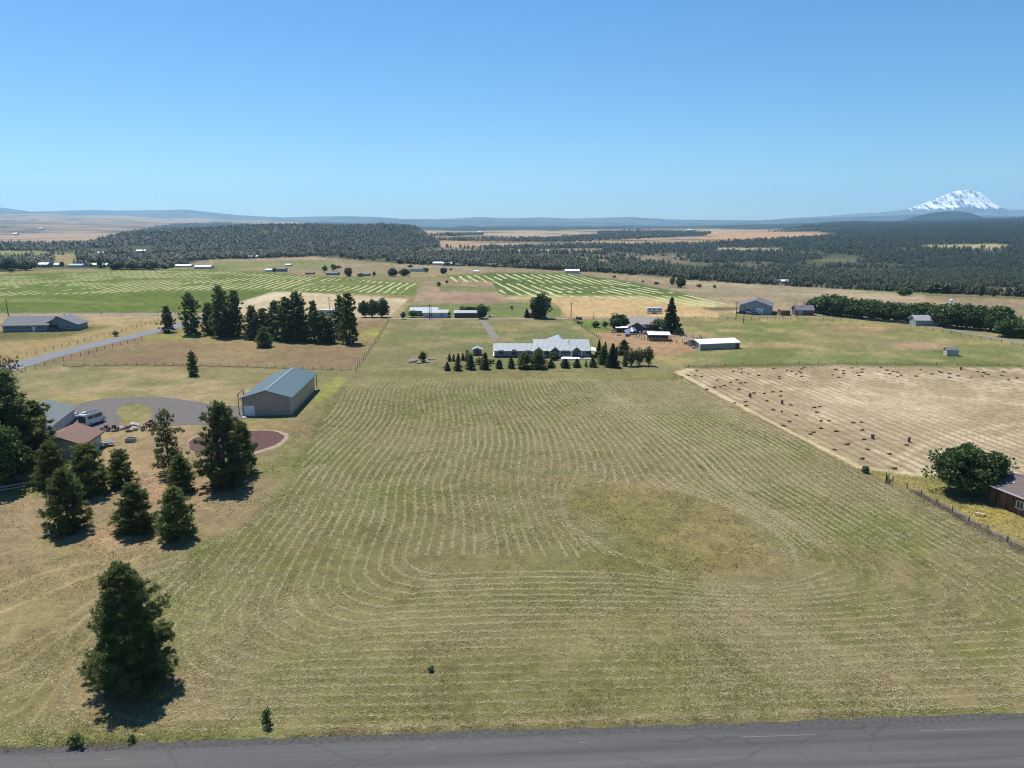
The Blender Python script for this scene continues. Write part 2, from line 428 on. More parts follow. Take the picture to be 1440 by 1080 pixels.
# middle
paint([(590, 398), (690, 390), (700, 400), (800, 420), (760, 430), (580, 432)], (160, 140, 114), 2, 3, (148, 138, 100), var2=(172, 150, 124))
paint([(600, 412), (640, 409), (680, 411), (720, 420), (730, 426), (600, 427)], (172, 146, 122), 2, 3, (160, 134, 112))
paint([(610, 400), (690, 404), (720, 408), (690, 411), (620, 409)], (118, 126, 74), 2, 3, amt=0.8)
paint([(575, 428), (690, 427), (745, 425), (790, 432), (790, 446), (560, 447)], (110, 126, 72), 1.5, 2, (122, 132, 80))
CENF = [(615, 388), (700, 383), (800, 384), (880, 395), (960, 412), (1000, 426), (900, 419), (800, 419), (745, 420), (700, 412), (692, 396)]
paint(CENF, (90, 112, 58), 1.5, 2, (106, 120, 66))
paint([(740, 414), (800, 415), (900, 416), (970, 420), (1040, 430), (1050, 440), (900, 430), (770, 424), (700, 420)], (196, 186, 130), 2.5, 3, amt=0.75)
paint([(775, 421), (860, 418), (950, 425), (1005, 437), (1012, 446), (800, 447)], (210, 184, 134), 1.2, 1.5, (200, 172, 124))
paint([(900, 420), (1000, 424), (1060, 434), (1050, 442), (1000, 436)], (198, 184, 132), 2, 2, amt=0.8)
paint([(985, 433), (1020, 431), (1045, 433), (1030, 437), (1000, 437)], (122, 108, 82), 1.5, 2)
# field behind the long house
paint([(548, 448), (790, 448), (838, 478), (850, 520), (500, 520), (530, 480)], (126, 130, 86), 1.5, 2, (138, 134, 92), var2=(150, 138, 100))
dab(730, 460, 40, 5, (170, 150, 106), 0.8); dab(650, 470, 50, 6, (112, 124, 74), 0.8); dab(575, 478, 30, 8, (112, 124, 74), 0.7); dab(600, 482, 60, 5, (160, 142, 102), 0.5)
dab(640, 500, 70, 6, (156, 140, 100), 0.6); dab(580, 510, 40, 5, (150, 138, 98), 0.5)
# far yard and right pasture
paint([(790, 448), (1500, 448), (1500, 525), (950, 520), (845, 490)], (146, 140, 94), 2, 3, (126, 132, 80), var2=(162, 148, 104))
paint([(800, 449), (850, 452), (860, 466), (820, 462)], (112, 128, 66), 2, 2)
paint([(840, 469), (900, 466), (985, 472), (985, 492), (930, 505), (850, 486)], (176, 146, 112), 2.5, 3, (164, 144, 106))
paint([(870, 460), (985, 470), (985, 478), (880, 474)], (160, 142, 122), 2, 3, amt=0.7)
dab(1200, 462, 60, 4, (182, 150, 120), 0.9); dab(1295, 487, 40, 5, (188, 152, 128), 0.9); dab(1100, 458, 60, 4, (120, 134, 70), 0.8)
dab(1060, 500, 90, 6, (126, 134, 80), 0.8); dab(1200, 505, 120, 5, (122, 132, 78), 0.8); dab(1380, 495, 60, 8, (118, 130, 76), 0.8); dab(1320, 470, 60, 4, (124, 130, 78), 0.7)
dab(1060, 487, 50, 4, (172, 150, 108), 0.7); dab(1380, 482, 40, 2, (176, 164, 104), 0.7)
paint([(1050, 436), (1140, 440), (1300, 452), (1500, 478), (1500, 470), (1320, 447), (1140, 431), (1050, 430)], (178, 156, 126), 1.5, 2, amt=0.8)
# left: fields by the road, pasture, lawn
paint([(-80, 444), (240, 441), (260, 450), (225, 466), (20, 520), (-80, 545)], (184, 164, 120), 1.5, 2, (170, 150, 106), var2=(160, 142, 98))
paint([(-80, 470), (110, 458), (160, 458), (100, 472), (60, 478), (-80, 482)], (118, 114, 72), 2, 2)
paint([(-80, 441), (250, 440), (250, 444), (-80, 446)], (168, 150, 136), 0.8, 0.5)
paint([(0, 522), (225, 466), (270, 462), (545, 450), (500, 519), (90, 515)], (160, 140, 104), 2, 3, (148, 126, 98), var2=(134, 124, 88))
dab(260, 474, 70, 6, (150, 148, 86), 0.9); dab(420, 478, 60, 5, (140, 138, 84), 0.7); dab(390, 476, 30, 3, (178, 152, 112), 0.8); dab(520, 468, 20, 8, (166, 160, 86), 0.8)
paint([(20, 526), (90, 516), (500, 520), (470, 532), (420, 600), (330, 605), (110, 562), (40, 556)], (150, 142, 100), 2, 3, (140, 136, 90), var2=(164, 148, 112))
paint([(90, 514.6), (200, 512.2), (330, 514.6), (430, 518), (500, 520), (500, 521.4), (430, 519.6), (330, 516.4), (200, 514), (90, 516.4)], (92, 82, 58), 0.6, 0.6, amt=0.85)
paint([(499, 521), (512, 503), (530, 477), (547, 450), (549, 450), (532, 478), (514, 504), (502, 521)], (126, 116, 72), 0.8, 1, amt=0.7)
dab(340, 545, 60, 8, (172, 150, 114), 0.6); dab(115, 560, 60, 4, (170, 156, 104), 0.8)
paint([(-80, 690), (40, 655), (150, 615), (260, 600), (440, 590), (470, 560), (470, 600), (415, 660), (340, 740), (220, 800), (60, 880), (-80, 960)], (154, 138, 104), 5, 8, (170, 146, 114), var2=(138, 131, 88))
dab(230, 690, 60, 22, (184, 148, 120), 0.9); dab(180, 755, 80, 14, (182, 146, 116), 0.7); dab(190, 650, 60, 18, (176, 152, 112), 0.6); dab(60, 690, 60, 10, (128, 132, 72), 0.8)
dab(180, 590, 24, 14, (140, 142, 84), 0.9); dab(190, 625, 20, 8, (142, 142, 86), 0.8); dab(365, 600, 60, 5, (160, 144, 92), 0.7)
# main mown field
MAIN = [(482, 524), (620, 522), (800, 524), (946, 522), (1080, 588), (1215, 660), (1300, 700), (1500, 790), (1500, 1010), (720, 1040), (-80, 1075), (-80, 980), (60, 880), (220, 790), (330, 745), (400, 690), (440, 610)]
paint(MAIN, (126, 122, 79), 4, 8, (141, 130, 92), var2=(116, 116, 70))
for a in ((560, 580, 90, 22), (430, 640, 60, 22), (480, 700, 90, 24), (330, 765, 70, 22), (1000, 610, 60, 18), (1440, 880, 60, 80), (1240, 740, 120, 30), (1200, 850, 80, 30), (250, 850, 60, 40), (700, 560, 120, 14), (690, 636, 70, 10), (120, 1040, 160, 14)):
    dab(*a, (112, 120, 64), 0.55)
for a in ((640, 790, 120, 40), (760, 900, 160, 40), (550, 880, 120, 40), (800, 720, 60, 40), (900, 680, 120, 14), (420, 860, 80, 40), (330, 900, 70, 40), (900, 560, 70, 20), (1000, 870, 120, 30), (560, 620, 90, 14), (1250, 950, 140, 20), (190, 985, 110, 30)):
    dab(*a, (156, 141, 103), 0.5)
paint([(-80, 820), (60, 790), (230, 770), (200, 860), (130, 940), (60, 1000), (-80, 1010)], (150, 136, 98), 12, 12, (138, 130, 86), amt=0.8)
paint([(478, 530), (950, 520), (946, 530), (700, 540), (470, 545)], (140, 136, 90), 4, 6, (150, 138, 100), amt=0.8)
# old wheel tracks over the rough ground by the big pine
def track(pts, half, c, amt):
    up_ = [(x, y - half) for x, y in pts]; dn = [(x, y + half) for x, y in pts][::-1]
    paint(up_ + dn, c, half * 0.9, 2.5, amt=amt)
for pts in ([(-40, 985), (60, 915), (150, 848), (215, 806), (262, 790)], [(-40, 965), (50, 905), (140, 838), (205, 798), (255, 783)], [(-40, 880), (40, 845), (120, 812), (210, 778)], [(20, 1010), (70, 950), (95, 900), (120, 868)], [(40, 1020), (84, 962), (110, 915), (140, 880)], [(-20, 838), (60, 806), (130, 790)]):
    track(pts, 2.2, (184, 164, 124), 0.6)
for pts in ([(205, 650), (225, 690), (214, 730), (150, 775)], [(262, 640), (240, 668), (205, 690), (165, 720)], [(150, 640), (215, 620), (262, 604)]):
    track(pts, 4.0, (186, 158, 126), 0.6)
dab(170, 945, 60, 20, (170, 142, 108), 0.7); dab(130, 985, 50, 12, (166, 144, 108), 0.6)
ISL = [(790, 706), (815, 690), (880, 683), (960, 694), (1030, 716), (1072, 756), (1090, 784), (1060, 800), (985, 806), (930, 788), (885, 756), (836, 728)]
m_isl = paint(ISL, (144, 133, 85), 15, 22, (154, 141, 94), var2=(136, 128, 80), amt=0.9)
dab(985, 790, 50, 12, (136, 128, 72), 0.6)
paint([(446, 552), (474, 531), (486, 534), (470, 552), (444, 568), (436, 572)], (150, 152, 82), 3, 5, (166, 164, 98))
# right stubble
STUB = [(952, 524), (975, 519), (1180, 515), (1500, 519), (1500, 690), (1420, 676), (1330, 672), (1255, 664), (1215, 655), (1085, 588), (1010, 550)]
m_stub = paint(STUB, (190, 173, 141), 1.2, 1.5, (178, 161, 129), var2=(200, 184, 154))
e = G(1215, 655) - G(975, 530); e.z = 0; e.normalize()
sv = gx * e.y - gy * e.x
sw = gx * e.x + gy * e.y
st = 0.5 + 0.5 * np.sin(sv * 2 * math.pi / 2.3 + 2.2 * (fbm(gx, gy, 22, 2, 91) - 0.5))
st2 = 0.5 + 0.5 * np.sin(gy * 2 * math.pi / 3.4 + 3 * (fbm(gx, gy, 30, 2, 93) - 0.5))
for tr_ in ([(1235, 652), (1290, 626), (1345, 606), (1410, 596), (1500, 590), (1500, 594), (1410, 601), (1350, 611), (1300, 631), (1245, 657)], [(1300, 640), (1350, 622), (1420, 610), (1500, 604), (1500, 607), (1420, 614), (1355, 627), (1310, 645)]):
    paint(tr_, (214, 198, 164), 2, 2, amt=0.8)
up = sstep(585, 545, gpy) * 0.6 * sstep(1150, 1250, gpx)
s_ = (1 - up) * st + up * st2
col = mixc(col, C(150, 130, 100), m_stub * sstep(0.35, 0.95, s_) * (0.4 + 0.65 * n_mid))
dab(1250, 570, 130, 20, (208, 192, 158), 0.6)
paint([(948, 523), (972, 517), (978, 520), (962, 526), (1012, 552), (1085, 592), (1212, 655), (1255, 662), (1330, 668), (1340, 675), (1250, 668), (1205, 658), (1080, 593), (1005, 554)], (212, 194, 156), 1.2, 1)
paint([(960, 514), (1180, 510), (1440, 513), (1440, 515), (1180, 513), (965, 518)], (104, 104, 66), 0.8, 1, amt=0.8)
# rough yellow strip by the far right house
paint([(1215, 660), (1260, 666), (1340, 672), (1400, 690), (1500, 720), (1500, 800), (1380, 745), (1290, 702)], (162, 150, 88), 3, 5, (172, 160, 96), var2=(138, 134, 74))
dab(1385, 725, 30, 10, (182, 162, 70), 0.8)
paint([(1230, 668), (1300, 705), (1440, 775), (1440, 782), (1290, 708)], (132, 122, 96), 3, 4, amt=0.7)
paint([(1370, 668), (1500, 668), (1500, 690), (1440, 680)], (182, 140, 116), 3, 3)
# verge along the road
paint([(-80, 1040), (300, 1024), (720, 1008), (1100, 998), (1500, 990), (1500, 1003), (1100, 1008), (720, 1022), (300, 1045), (-80, 1062)], (146, 136, 96), 3, 5, (126, 126, 76))

# ---- the mowing rows of the main field, laid out before the ground is coloured so that the stubble under them is paler
def unit(v): return v / np.maximum(np.linalg.norm(v, axis=-1, keepdims=True), 1e-9)
RA = G(-60, 1054.5); RB = G(1500, 1001.5)
rd = (RB - RA); rd.z = 0; rd.normalize(); rn = Vector((rd.y, -rd.x, 0))      # rn points from the field to the camera
mid = (RA + RB) / 2
def resample(P, stp):
    P = np.asarray(P, float); s = np.concatenate([[0], np.cumsum(np.linalg.norm(np.diff(P, axis=0), axis=1))])
    t = np.arange(0, s[-1], stp)
    return np.stack([np.interp(t, s, P[:, 0]), np.interp(t, s, P[:, 1])], 1)
rdx, rdy = rd.x, rd.y                      # along the road
def road_y(x): return mid.y + (x - mid.x) * rdy / rdx
bR = [G(950, 524), G(1215, 660), G(1440, 774)]
kR = (bR[1].x - bR[0].x) / (bR[1].y - bR[0].y)
def xR(y): return bR[1].x + (y - bR[1].y) * kR
isl = np.array([tuple(G(*p).xy) for p in ISL]); ic = isl.mean(0)
def isl_axes():
    q = isl - ic; c = np.cov(q.T); wv, v = np.linalg.eigh(c)
    return v, np.sqrt(wv) * 1.42
iv, ir = isl_axes()
def rows():
    out = []; sp = 1.5; K = 20
    ytop = G(720, 534).y
    for k in range(74):
        # legs fan a little: the rows lean the way the right hand boundary runs
        u = k
        xl = lambda y, k=k: -43 + sp * k + (100 - y) * 0.0
        t = k / 68.0
        lean = kR * min(1, t * 1.15)
        yb0 = road_y(-43 + sp * k)
        if k < K:
            v = 1.2 + sp * 0.95 * k
            # left leg, corner, straight along the road, corner, right leg
            Lx = -43 + sp * k; r = 13 - 0.35 * k
            y0 = road_y(Lx) + v
            pts = [(Lx + lean * (y - 100), y) for y in np.arange(ytop, y0 + r, -2.0)]
            cx, cy = Lx + lean * (y0 + r - 100) + r, y0 + r
            pts += [(cx - r * math.cos(a), cy - r * math.sin(a)) for a in np.linspace(0.1, 1.45, 10)]
            xe = xR(road_y(58) + v + 12) - 1.0 - sp * k * 0.9
            r = 4.0
            pts += [(x, road_y(x) + v) for x in np.arange(cx + 1, xe - r, 2.0)]
            yr = road_y(xe) + v
            pts += [(xe - r + r * math.sin(a), yr + r - r * math.cos(a)) for a in np.linspace(0.1, 1.45, 10)]
            off = xe - xR(yr + r)
            pts += [(xR(y) + off, y) for y in np.arange(yr + r, ytop, 2.0)]
            out.append(pts)
        else:
            x0 = -43 + sp * k
            yb = road_y(x0) + 1.2 + sp * 0.95 * K + 2.5 + random.uniform(-1, 2)
            pts = [(x0 + lean * (y - 100), y) for y in np.arange(ytop, yb, -2.0)]
            if pts and pts[-1][0] < xR(pts[-1][1]) - sp * K * 0.9: out.append(pts)
    # rows that follow the uncut patch round
    for q in []:
        a = np.linspace(0, 2 * math.pi, 90)
        p = ic + (np.stack([np.cos(a) * ir[0] * q, np.sin(a) * ir[1] * q], 1) @ iv.T)
        out.append(list(map(tuple, p)))
    return out
def bend(P, ring):
    x, y = P[:, 0].copy(), P[:, 1].copy()
    x = x + 1.5 * np.sin((y - 120) / 15.0 + x * 0.01) * sstep(96, 118, y) * sstep(192, 165, y) + 1.4 * (fbm(x, y, 14, 2, 15) - 0.5)
    y = y + 1.2 * (fbm(x, y, 16, 2, 19) - 0.5)
    keep = np.ones(len(x), bool)
    if not ring:
        q = (np.stack([x, y], 1) - ic) @ iv / ir
        r = np.linalg.norm(q, axis=1)
        keep = r > 0.55
        r2 = (r ** 4 + 1.25) ** 0.25
        q = q * (r2 / np.maximum(r, 1e-3))[:, None]
        p = ic + (q * ir) @ iv.T
        x, y = p[:, 0], p[:, 1]
    return np.stack([x, y], 1)[keep]
RW = rows()
Ps, Ds, Rs = [], [], []
for i, pts in enumerate(RW):
    if len(pts) < 3: continue
    P = resample(pts, 0.16)
    P = bend(P, False)
    if len(P) < 5: continue
    d = np.gradient(P, axis=0)
    Ps.append(P); Ds.append(d); Rs.append(np.full(len(P), i))
P = np.concatenate(Ps); D = np.concatenate(Ds)

MOWN = [(486, 530), (620, 527), (946, 527), (1082, 596), (1212, 664), (1300, 706), (1500, 800), (1500, 1000), (720, 1018), (300, 1035), (60, 1040), (60, 900), (215, 800), (330, 752), (405, 695), (445, 612)]
ROWP, ROWD = P, D
qx, qy = proj(P[:, 0], P[:, 1], 0 * P[:, 0])
k = sdf_poly(qx, qy, MOWN) < 0
ir_ = np.clip(np.searchsorted(RR, np.hypot(P[k, 0], P[k, 1])), 0, nr - 1)
ia_ = np.clip(np.searchsorted(AA, np.arctan2(P[k, 0], P[k, 1])), 0, na - 1)
rowm = np.zeros(nr * na); rowm[ir_ * na + ia_] = 1
rowm = rowm * (0.25 + 1.0 * fbm(gx, gy, 4, 3, 77)) * (0.5 + 0.5 * sstep(0.38, 0.58, fbm(gx, gy, 20, 3, 78)))
col = mixc(col, C(190, 178, 134), np.clip(rowm, 0, 1) * 0.5)
fine_var = (0.80 + 0.40 * n_mid) * (0.76 + 0.48 * n_fin)
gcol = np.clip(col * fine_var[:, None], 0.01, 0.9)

def mat_ground():
    m, t, b = newmat('ground'); N = t.nodes.new; L = t.links.new
    at = N('ShaderNodeAttribute'); at.attribute_name = 'albedo'
    geo = N('ShaderNodeNewGeometry')
    out = at.outputs['Color']
    for sc, lo, hi, dist in ((2.2, 0.72, 1.28, 0.4), (11.0, 0.55, 1.45, 0.0), (0.6, 0.86, 1.14, 0.8)):
        n = N('ShaderNodeTexNoise'); n.inputs['Scale'].default_value = sc; n.inputs['Detail'].default_value = 4; n.inputs['Roughness'].default_value = 0.7
        n.inputs['Distortion'].default_value = dist
        L(geo.outputs['Position'], n.inputs[0])
        mr = N('ShaderNodeMapRange'); mr.inputs[1].default_value = 0.32; mr.inputs[2].default_value = 0.68; mr.inputs[3].default_value = lo; mr.inputs[4].default_value = hi
        L(n.outputs[0], mr.inputs[0])
        v = N('ShaderNodeVectorMath'); v.operation = 'SCALE'; L(out, v.inputs[0]); L(mr.outputs[0], v.inputs['Scale']); out = v.outputs[0]
    L(out, b.inputs['Base Color']); b.inputs['Roughness'].default_value = 1.0; b.inputs['Specular IOR Level'].default_value = 0.05
    n = N('ShaderNodeTexNoise'); n.inputs['Scale'].default_value = 5.0; n.inputs['Detail'].default_value = 5; L(geo.outputs['Position'], n.inputs[0])
    bp = N('ShaderNodeBump'); bp.inputs['Strength'].default_value = 0.5; bp.inputs['Distance'].default_value = 0.12
    L(n.outputs[0], bp.inputs['Height']); L(bp.outputs[0], b.inputs['Normal'])
    return m
M['ground'] = mat_ground()
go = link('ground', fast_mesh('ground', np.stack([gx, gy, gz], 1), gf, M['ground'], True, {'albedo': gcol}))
tag(go, kind='structure')

# ------------------------------------------------------------------ roads, drives, pads: sheets just above the ground
def ribbon(name, pts, width, mat, z=0.03, n=12, pixels=True, widths=None):
    """a strip along a smoothed line"""
    P = [G(*p) if pixels else Vector((p[0], p[1], 0)) for p in pts]
    Q = []
    for i in range(len(P) - 1):
        p0 = P[max(i - 1, 0)]; p1 = P[i]; p2 = P[i + 1]; p3 = P[min(i + 2, len(P) - 1)]
        for k in range(n):
            t = k / n
            Q.append(0.5 * ((2 * p1) + (p2 - p0) * t + (2 * p0 - 5 * p1 + 4 * p2 - p3) * t * t + (3 * p1 - p0 - 3 * p2 + p3) * t ** 3))
    Q.append(P[-1])
    V = []; Fc = []
    for i, q in enumerate(Q):
        d = (Q[min(i + 1, len(Q) - 1)] - Q[max(i - 1, 0)]); d.z = 0; d.normalize()
        nrm = Vector((-d.y, d.x, 0))
        wd = width if widths is None else np.interp(i / (len(Q) - 1), np.linspace(0, 1, len(widths)), widths)
        for s in (-1, 1):
            jitter = 0.04 * wd * (random.random() - 0.5)
            v = q + nrm * (s * wd / 2 + jitter); V.append((v.x, v.y, float(terr(v.x, v.y)) + z))
        if i: Fc.append((2 * i - 2, 2 * i - 1, 2 * i + 1, 2 * i))
    Fc = [f[::-1] for f in Fc]
    o = link(name, fast_mesh(name, V, Fc, mat)); tag(o, kind='structure'); return o
def sheet(name, pts, mat, z=0.03, pixels=True, jit=0.0, sub=6):
    P = [G(*p) for p in pts] if pixels else [Vector(p) for p in pts]
    Q = []
    n = len(P)
    for i in range(n):
        p0, p1, p2, p3 = P[i - 1], P[i], P[(i + 1) % n], P[(i + 2) % n]
        for k in range(sub):
            t = k / sub
            q = 0.5 * ((2 * p1) + (p2 - p0) * t + (2 * p0 - 5 * p1 + 4 * p2 - p3) * t * t + (3 * p1 - p0 - 3 * p2 + p3) * t ** 3)
            Q.append((q.x + random.uniform(-jit, jit), q.y + random.uniform(-jit, jit), z))
    return Q
def sheet_obj(name, outer, mat, z=0.03, hole=None, jit=0.15):
    import bmesh
    from mathutils.geometry import tessellate_polygon
    loops = [sheet(name, outer, mat, z, jit=jit)]
    if hole: loops.append(sheet(name, hole, mat, z, jit=jit)[::-1])
    tri = tessellate_polygon([[Vector(p) for p in l] for l in loops])
    V = [p for l in loops for p in l]
    Fc = []
    for a, b, c in tri:
        n = (Vector(V[b]) - Vector(V[a])).cross(Vector(V[c]) - Vector(V[a]))
        Fc.append((a, b, c) if n.z > 0 else (a, c, b))
    o = link(name, fast_mesh(name, V, Fc, mat)); tag(o, kind='structure'); return o

def mat_asphalt(name, c, crack=True, rdir=(1, 0)):
    m, t, b = newmat(name); N = t.nodes.new; L = t.links.new
    geo = N('ShaderNodeNewGeometry')
    mp = N('ShaderNodeMapping'); mp.vector_type = 'POINT'
    ang = math.atan2(rdir[1], rdir[0]); mp.inputs['Rotation'].default_value = (0, 0, -ang)
    L(geo.outputs['Position'], mp.inputs[0])
    sc = N('ShaderNodeMapping'); sc.inputs['Scale'].default_value = (0.02, 0.8, 1); L(mp.outputs[0], sc.inputs[0])
    n1 = N('ShaderNodeTexNoise'); n1.inputs['Scale'].default_value = 1.0; n1.inputs['Detail'].default_value = 4; L(sc.outputs[0], n1.inputs[0])
    n2 = N('ShaderNodeTexNoise'); n2.inputs['Scale'].default_value = 6.0; n2.inputs['Detail'].default_value = 6; n2.inputs['Roughness'].default_value = 0.8; L(geo.outputs['Position'], n2.inputs[0])
    a1 = N('ShaderNodeMapRange'); a1.inputs[1].default_value = 0.3; a1.inputs[2].default_value = 0.7; a1.inputs[3].default_value = 0.72; a1.inputs[4].default_value = 1.28; L(n1.outputs[0], a1.inputs[0])
    a2 = N('ShaderNodeMapRange'); a2.inputs[1].default_value = 0.3; a2.inputs[2].default_value = 0.7; a2.inputs[3].default_value = 0.82; a2.inputs[4].default_value = 1.18; L(n2.outputs[0], a2.inputs[0])
    mu = N('ShaderNodeMath'); mu.operation = 'MULTIPLY'; L(a1.outputs[0], mu.inputs[0]); L(a2.outputs[0], mu.inputs[1])
    fac = mu.outputs[0]
    if crack:
        s3 = N('ShaderNodeMapping'); s3.inputs['Scale'].default_value = (0.05, 0.09, 1); L(mp.outputs[0], s3.inputs[0])
        nw = N('ShaderNodeTexNoise'); nw.inputs['Scale'].default_value = 2.5; L(s3.outputs[0], nw.inputs[0])
        ad = N('ShaderNodeVectorMath'); ad.operation = 'MULTIPLY_ADD'; ad.inputs[1].default_value = (0.5, 0.5, 0); L(nw.outputs['Color'], ad.inputs[0]); L(s3.outputs[0], ad.inputs[2])
        vo = N('ShaderNodeTexVoronoi'); vo.feature = 'DISTANCE_TO_EDGE'; vo.inputs['Scale'].default_value = 1.0; L(ad.outputs[0], vo.inputs['Vector'])
        cr = N('ShaderNodeMapRange'); cr.inputs[1].default_value = 0.001; cr.inputs[2].default_value = 0.007; cr.inputs[3].default_value = 0.8; cr.inputs[4].default_value = 1.0; L(vo.outputs[0], cr.inputs[0])
        m3 = N('ShaderNodeMath'); m3.operation = 'MULTIPLY'; L(fac, m3.inputs[0]); L(cr.outputs[0], m3.inputs[1]); fac = m3.outputs[0]
    v = N('ShaderNodeVectorMath'); v.operation = 'SCALE'; v.inputs[0].default_value = c; L(fac, v.inputs['Scale'])
    L(v.outputs[0], b.inputs['Base Color']); b.inputs['Roughness'].default_value = 0.85; b.inputs['Specular IOR Level'].default_value = 0.25
    return m
M['asphalt'] = mat_asphalt('asphalt', (0.070, 0.069, 0.068), True, (rd.x, rd.y))
M['shoulder'] = mat_plain('gravel_shoulder', (0.058, 0.056, 0.053), 0.95, 0.4, 3.0)
M['asphalt_far'] = mat_asphalt('pale_asphalt', alb(136, 139, 144), False)
M['gravel'] = mat_plain('dark_gravel', alb(120, 114, 110), 0.95, 0.22, 0.9)
M['cinder'] = mat_plain('red_cinder', alb(104, 74, 66), 0.95, 0.22, 1.2)
M['palesoil'] = mat_plain('pale_soil', alb(178, 158, 134), 0.95, 0.25, 1.2)
def strip(name, d0, d1, mat, z, wob=0.0):
    V = []; Fc = []; n = 240
    for i in range(n + 1):
        c = mid + rd * (i / n - 0.5) * 320
        for d in (d0, d1):
            q = c + rn * (d + (random.uniform(-wob, wob) if d == d0 else 0)); V.append((q.x, q.y, z))
        if i: Fc.append((2 * i - 2, 2 * i - 1, 2 * i + 1, 2 * i))
    o = link(name, fast_mesh(name, V, Fc, mat)); tag(o, kind='structure')
strip('gravel_shoulder', -0.1, 1.6, M['shoulder'], 0.035, 0.18)
strip('road', 0.8, 8.4, M['asphalt'], 0.06)
strip('gravel_shoulder', 8.2, 10.0, M['shoulder'], 0.035)
M['line'] = mat_plain('worn_white_paint', (0.125, 0.125, 0.12), 0.8, 0.3, 1.0)
# worn edge line, broken where the paint has gone
mb = MB(); x = -100
while x < 140:
    L_ = random.choice([0.6, 1.2, 2.5, 5]); 
    if random.random() < 0.2:
        a = mid + rd * x + rn * 1.75; b = a + rd * L_
        mb.poly([(*(a + rn * 0.04).xy, 0.066), (*(b + rn * 0.04).xy, 0.066), (*(b - rn * 0.04).xy, 0.066), (*(a - rn * 0.04).xy, 0.066)])
    x += L_ + random.random()
tag(mb.build('road_marking', M['line']), kind='structure')

ribbon('country_road', [(-40, 537), (20, 516), (70, 501), (150, 481), (225, 464.5), (262, 454), (300, 447)], 8.0, M['asphalt_far'], 0.05)
ribbon('farm_road', [(-60, 443.5), (120, 442.2), (262, 441), (400, 446), (548, 448), (690, 448.5), (790, 448), (900, 447)], 3.6, mat_plain('track_dust', alb(172, 152, 134), 0.95, 0.15, 0.3), 0.04)
ribbon('farm_road', [(1100, 440), (1200, 446), (1290, 455), (1360, 468), (1460, 487)], 4.2, mat_plain('lane_dust', alb(150, 142, 128), 0.95, 0.15, 0.3), 0.04)
ribbon('driveway', [(678, 450), (686, 460), (697, 477)], 3.2, mat_plain('drive_gravel', alb(142, 138, 124), 0.95, 0.2, 0.6), 0.04)
sheet_obj('gravel_drive', [(96, 580), (118, 566), (165, 559.5), (225, 558.5), (270, 564), (310, 570), (345, 572), (345, 588), (300, 597), (262, 598), (215, 600), (180, 604), (140, 608), (105, 600)], M['gravel'], 0.04,
          hole=[(162, 580), (172, 570), (196, 568.5), (210, 572), (213, 584), (208, 596), (188, 600), (166, 596), (172, 588)])
sheet_obj('cinder_rim', [(264, 622), (282, 612), (330, 606), (380, 604.5), (403, 610), (405, 618), (389, 629.5), (352, 639.5), (310, 643), (273, 637)], M['palesoil'], 0.03, jit=0.35)
sheet_obj('cinder_pad', [(266, 622), (284, 613), (330, 607), (378, 606), (397, 611), (399, 617), (384, 627), (350, 637), (310, 641), (274, 636)], M['cinder'], 0.05, jit=0.15)
# ------------------------------------------------------------------ trees
def tris_at(P, D, U, Ln, Wd):
    """thin triangles: base at P, tip along D, width along U"""
    n = len(P)
    a = P - U * (Wd / 2)[:, None]; b = P + U * (Wd / 2)[:, None]; c = P + D * Ln[:, None]
    V = np.stack([a, b, c], 1).reshape(-1, 3)
    return V, np.arange(3 * n).reshape(-1, 3)
def unit(v): return v / np.maximum(np.linalg.norm(v, axis=-1, keepdims=True), 1e-9)
def limb_mesh(segs, k=5):
    V = []; Fc = []
    for p0, p1, r0, r1 in segs:
        p0 = np.array(p0, float); p1 = np.array(p1, float); d = unit(p1 - p0)
        a = unit(np.cross(d, [0.31, 0.2, 1.0] if abs(d[2]) < 0.9 else [1.0, 0.1, 0.0])); b = np.cross(d, a)
        n = len(V)
        for p, r in ((p0, r0), (p1, r1)):
            for i in range(k):
                t = 2 * math.pi * i / k
                V.append(p + r * (math.cos(t) * a + math.sin(t) * b))
        for i in range(k): Fc.append((n + i, n + (i + 1) % k, n + k + (i + 1) % k, n + k + i))
    return np.array(V), np.array(Fc)

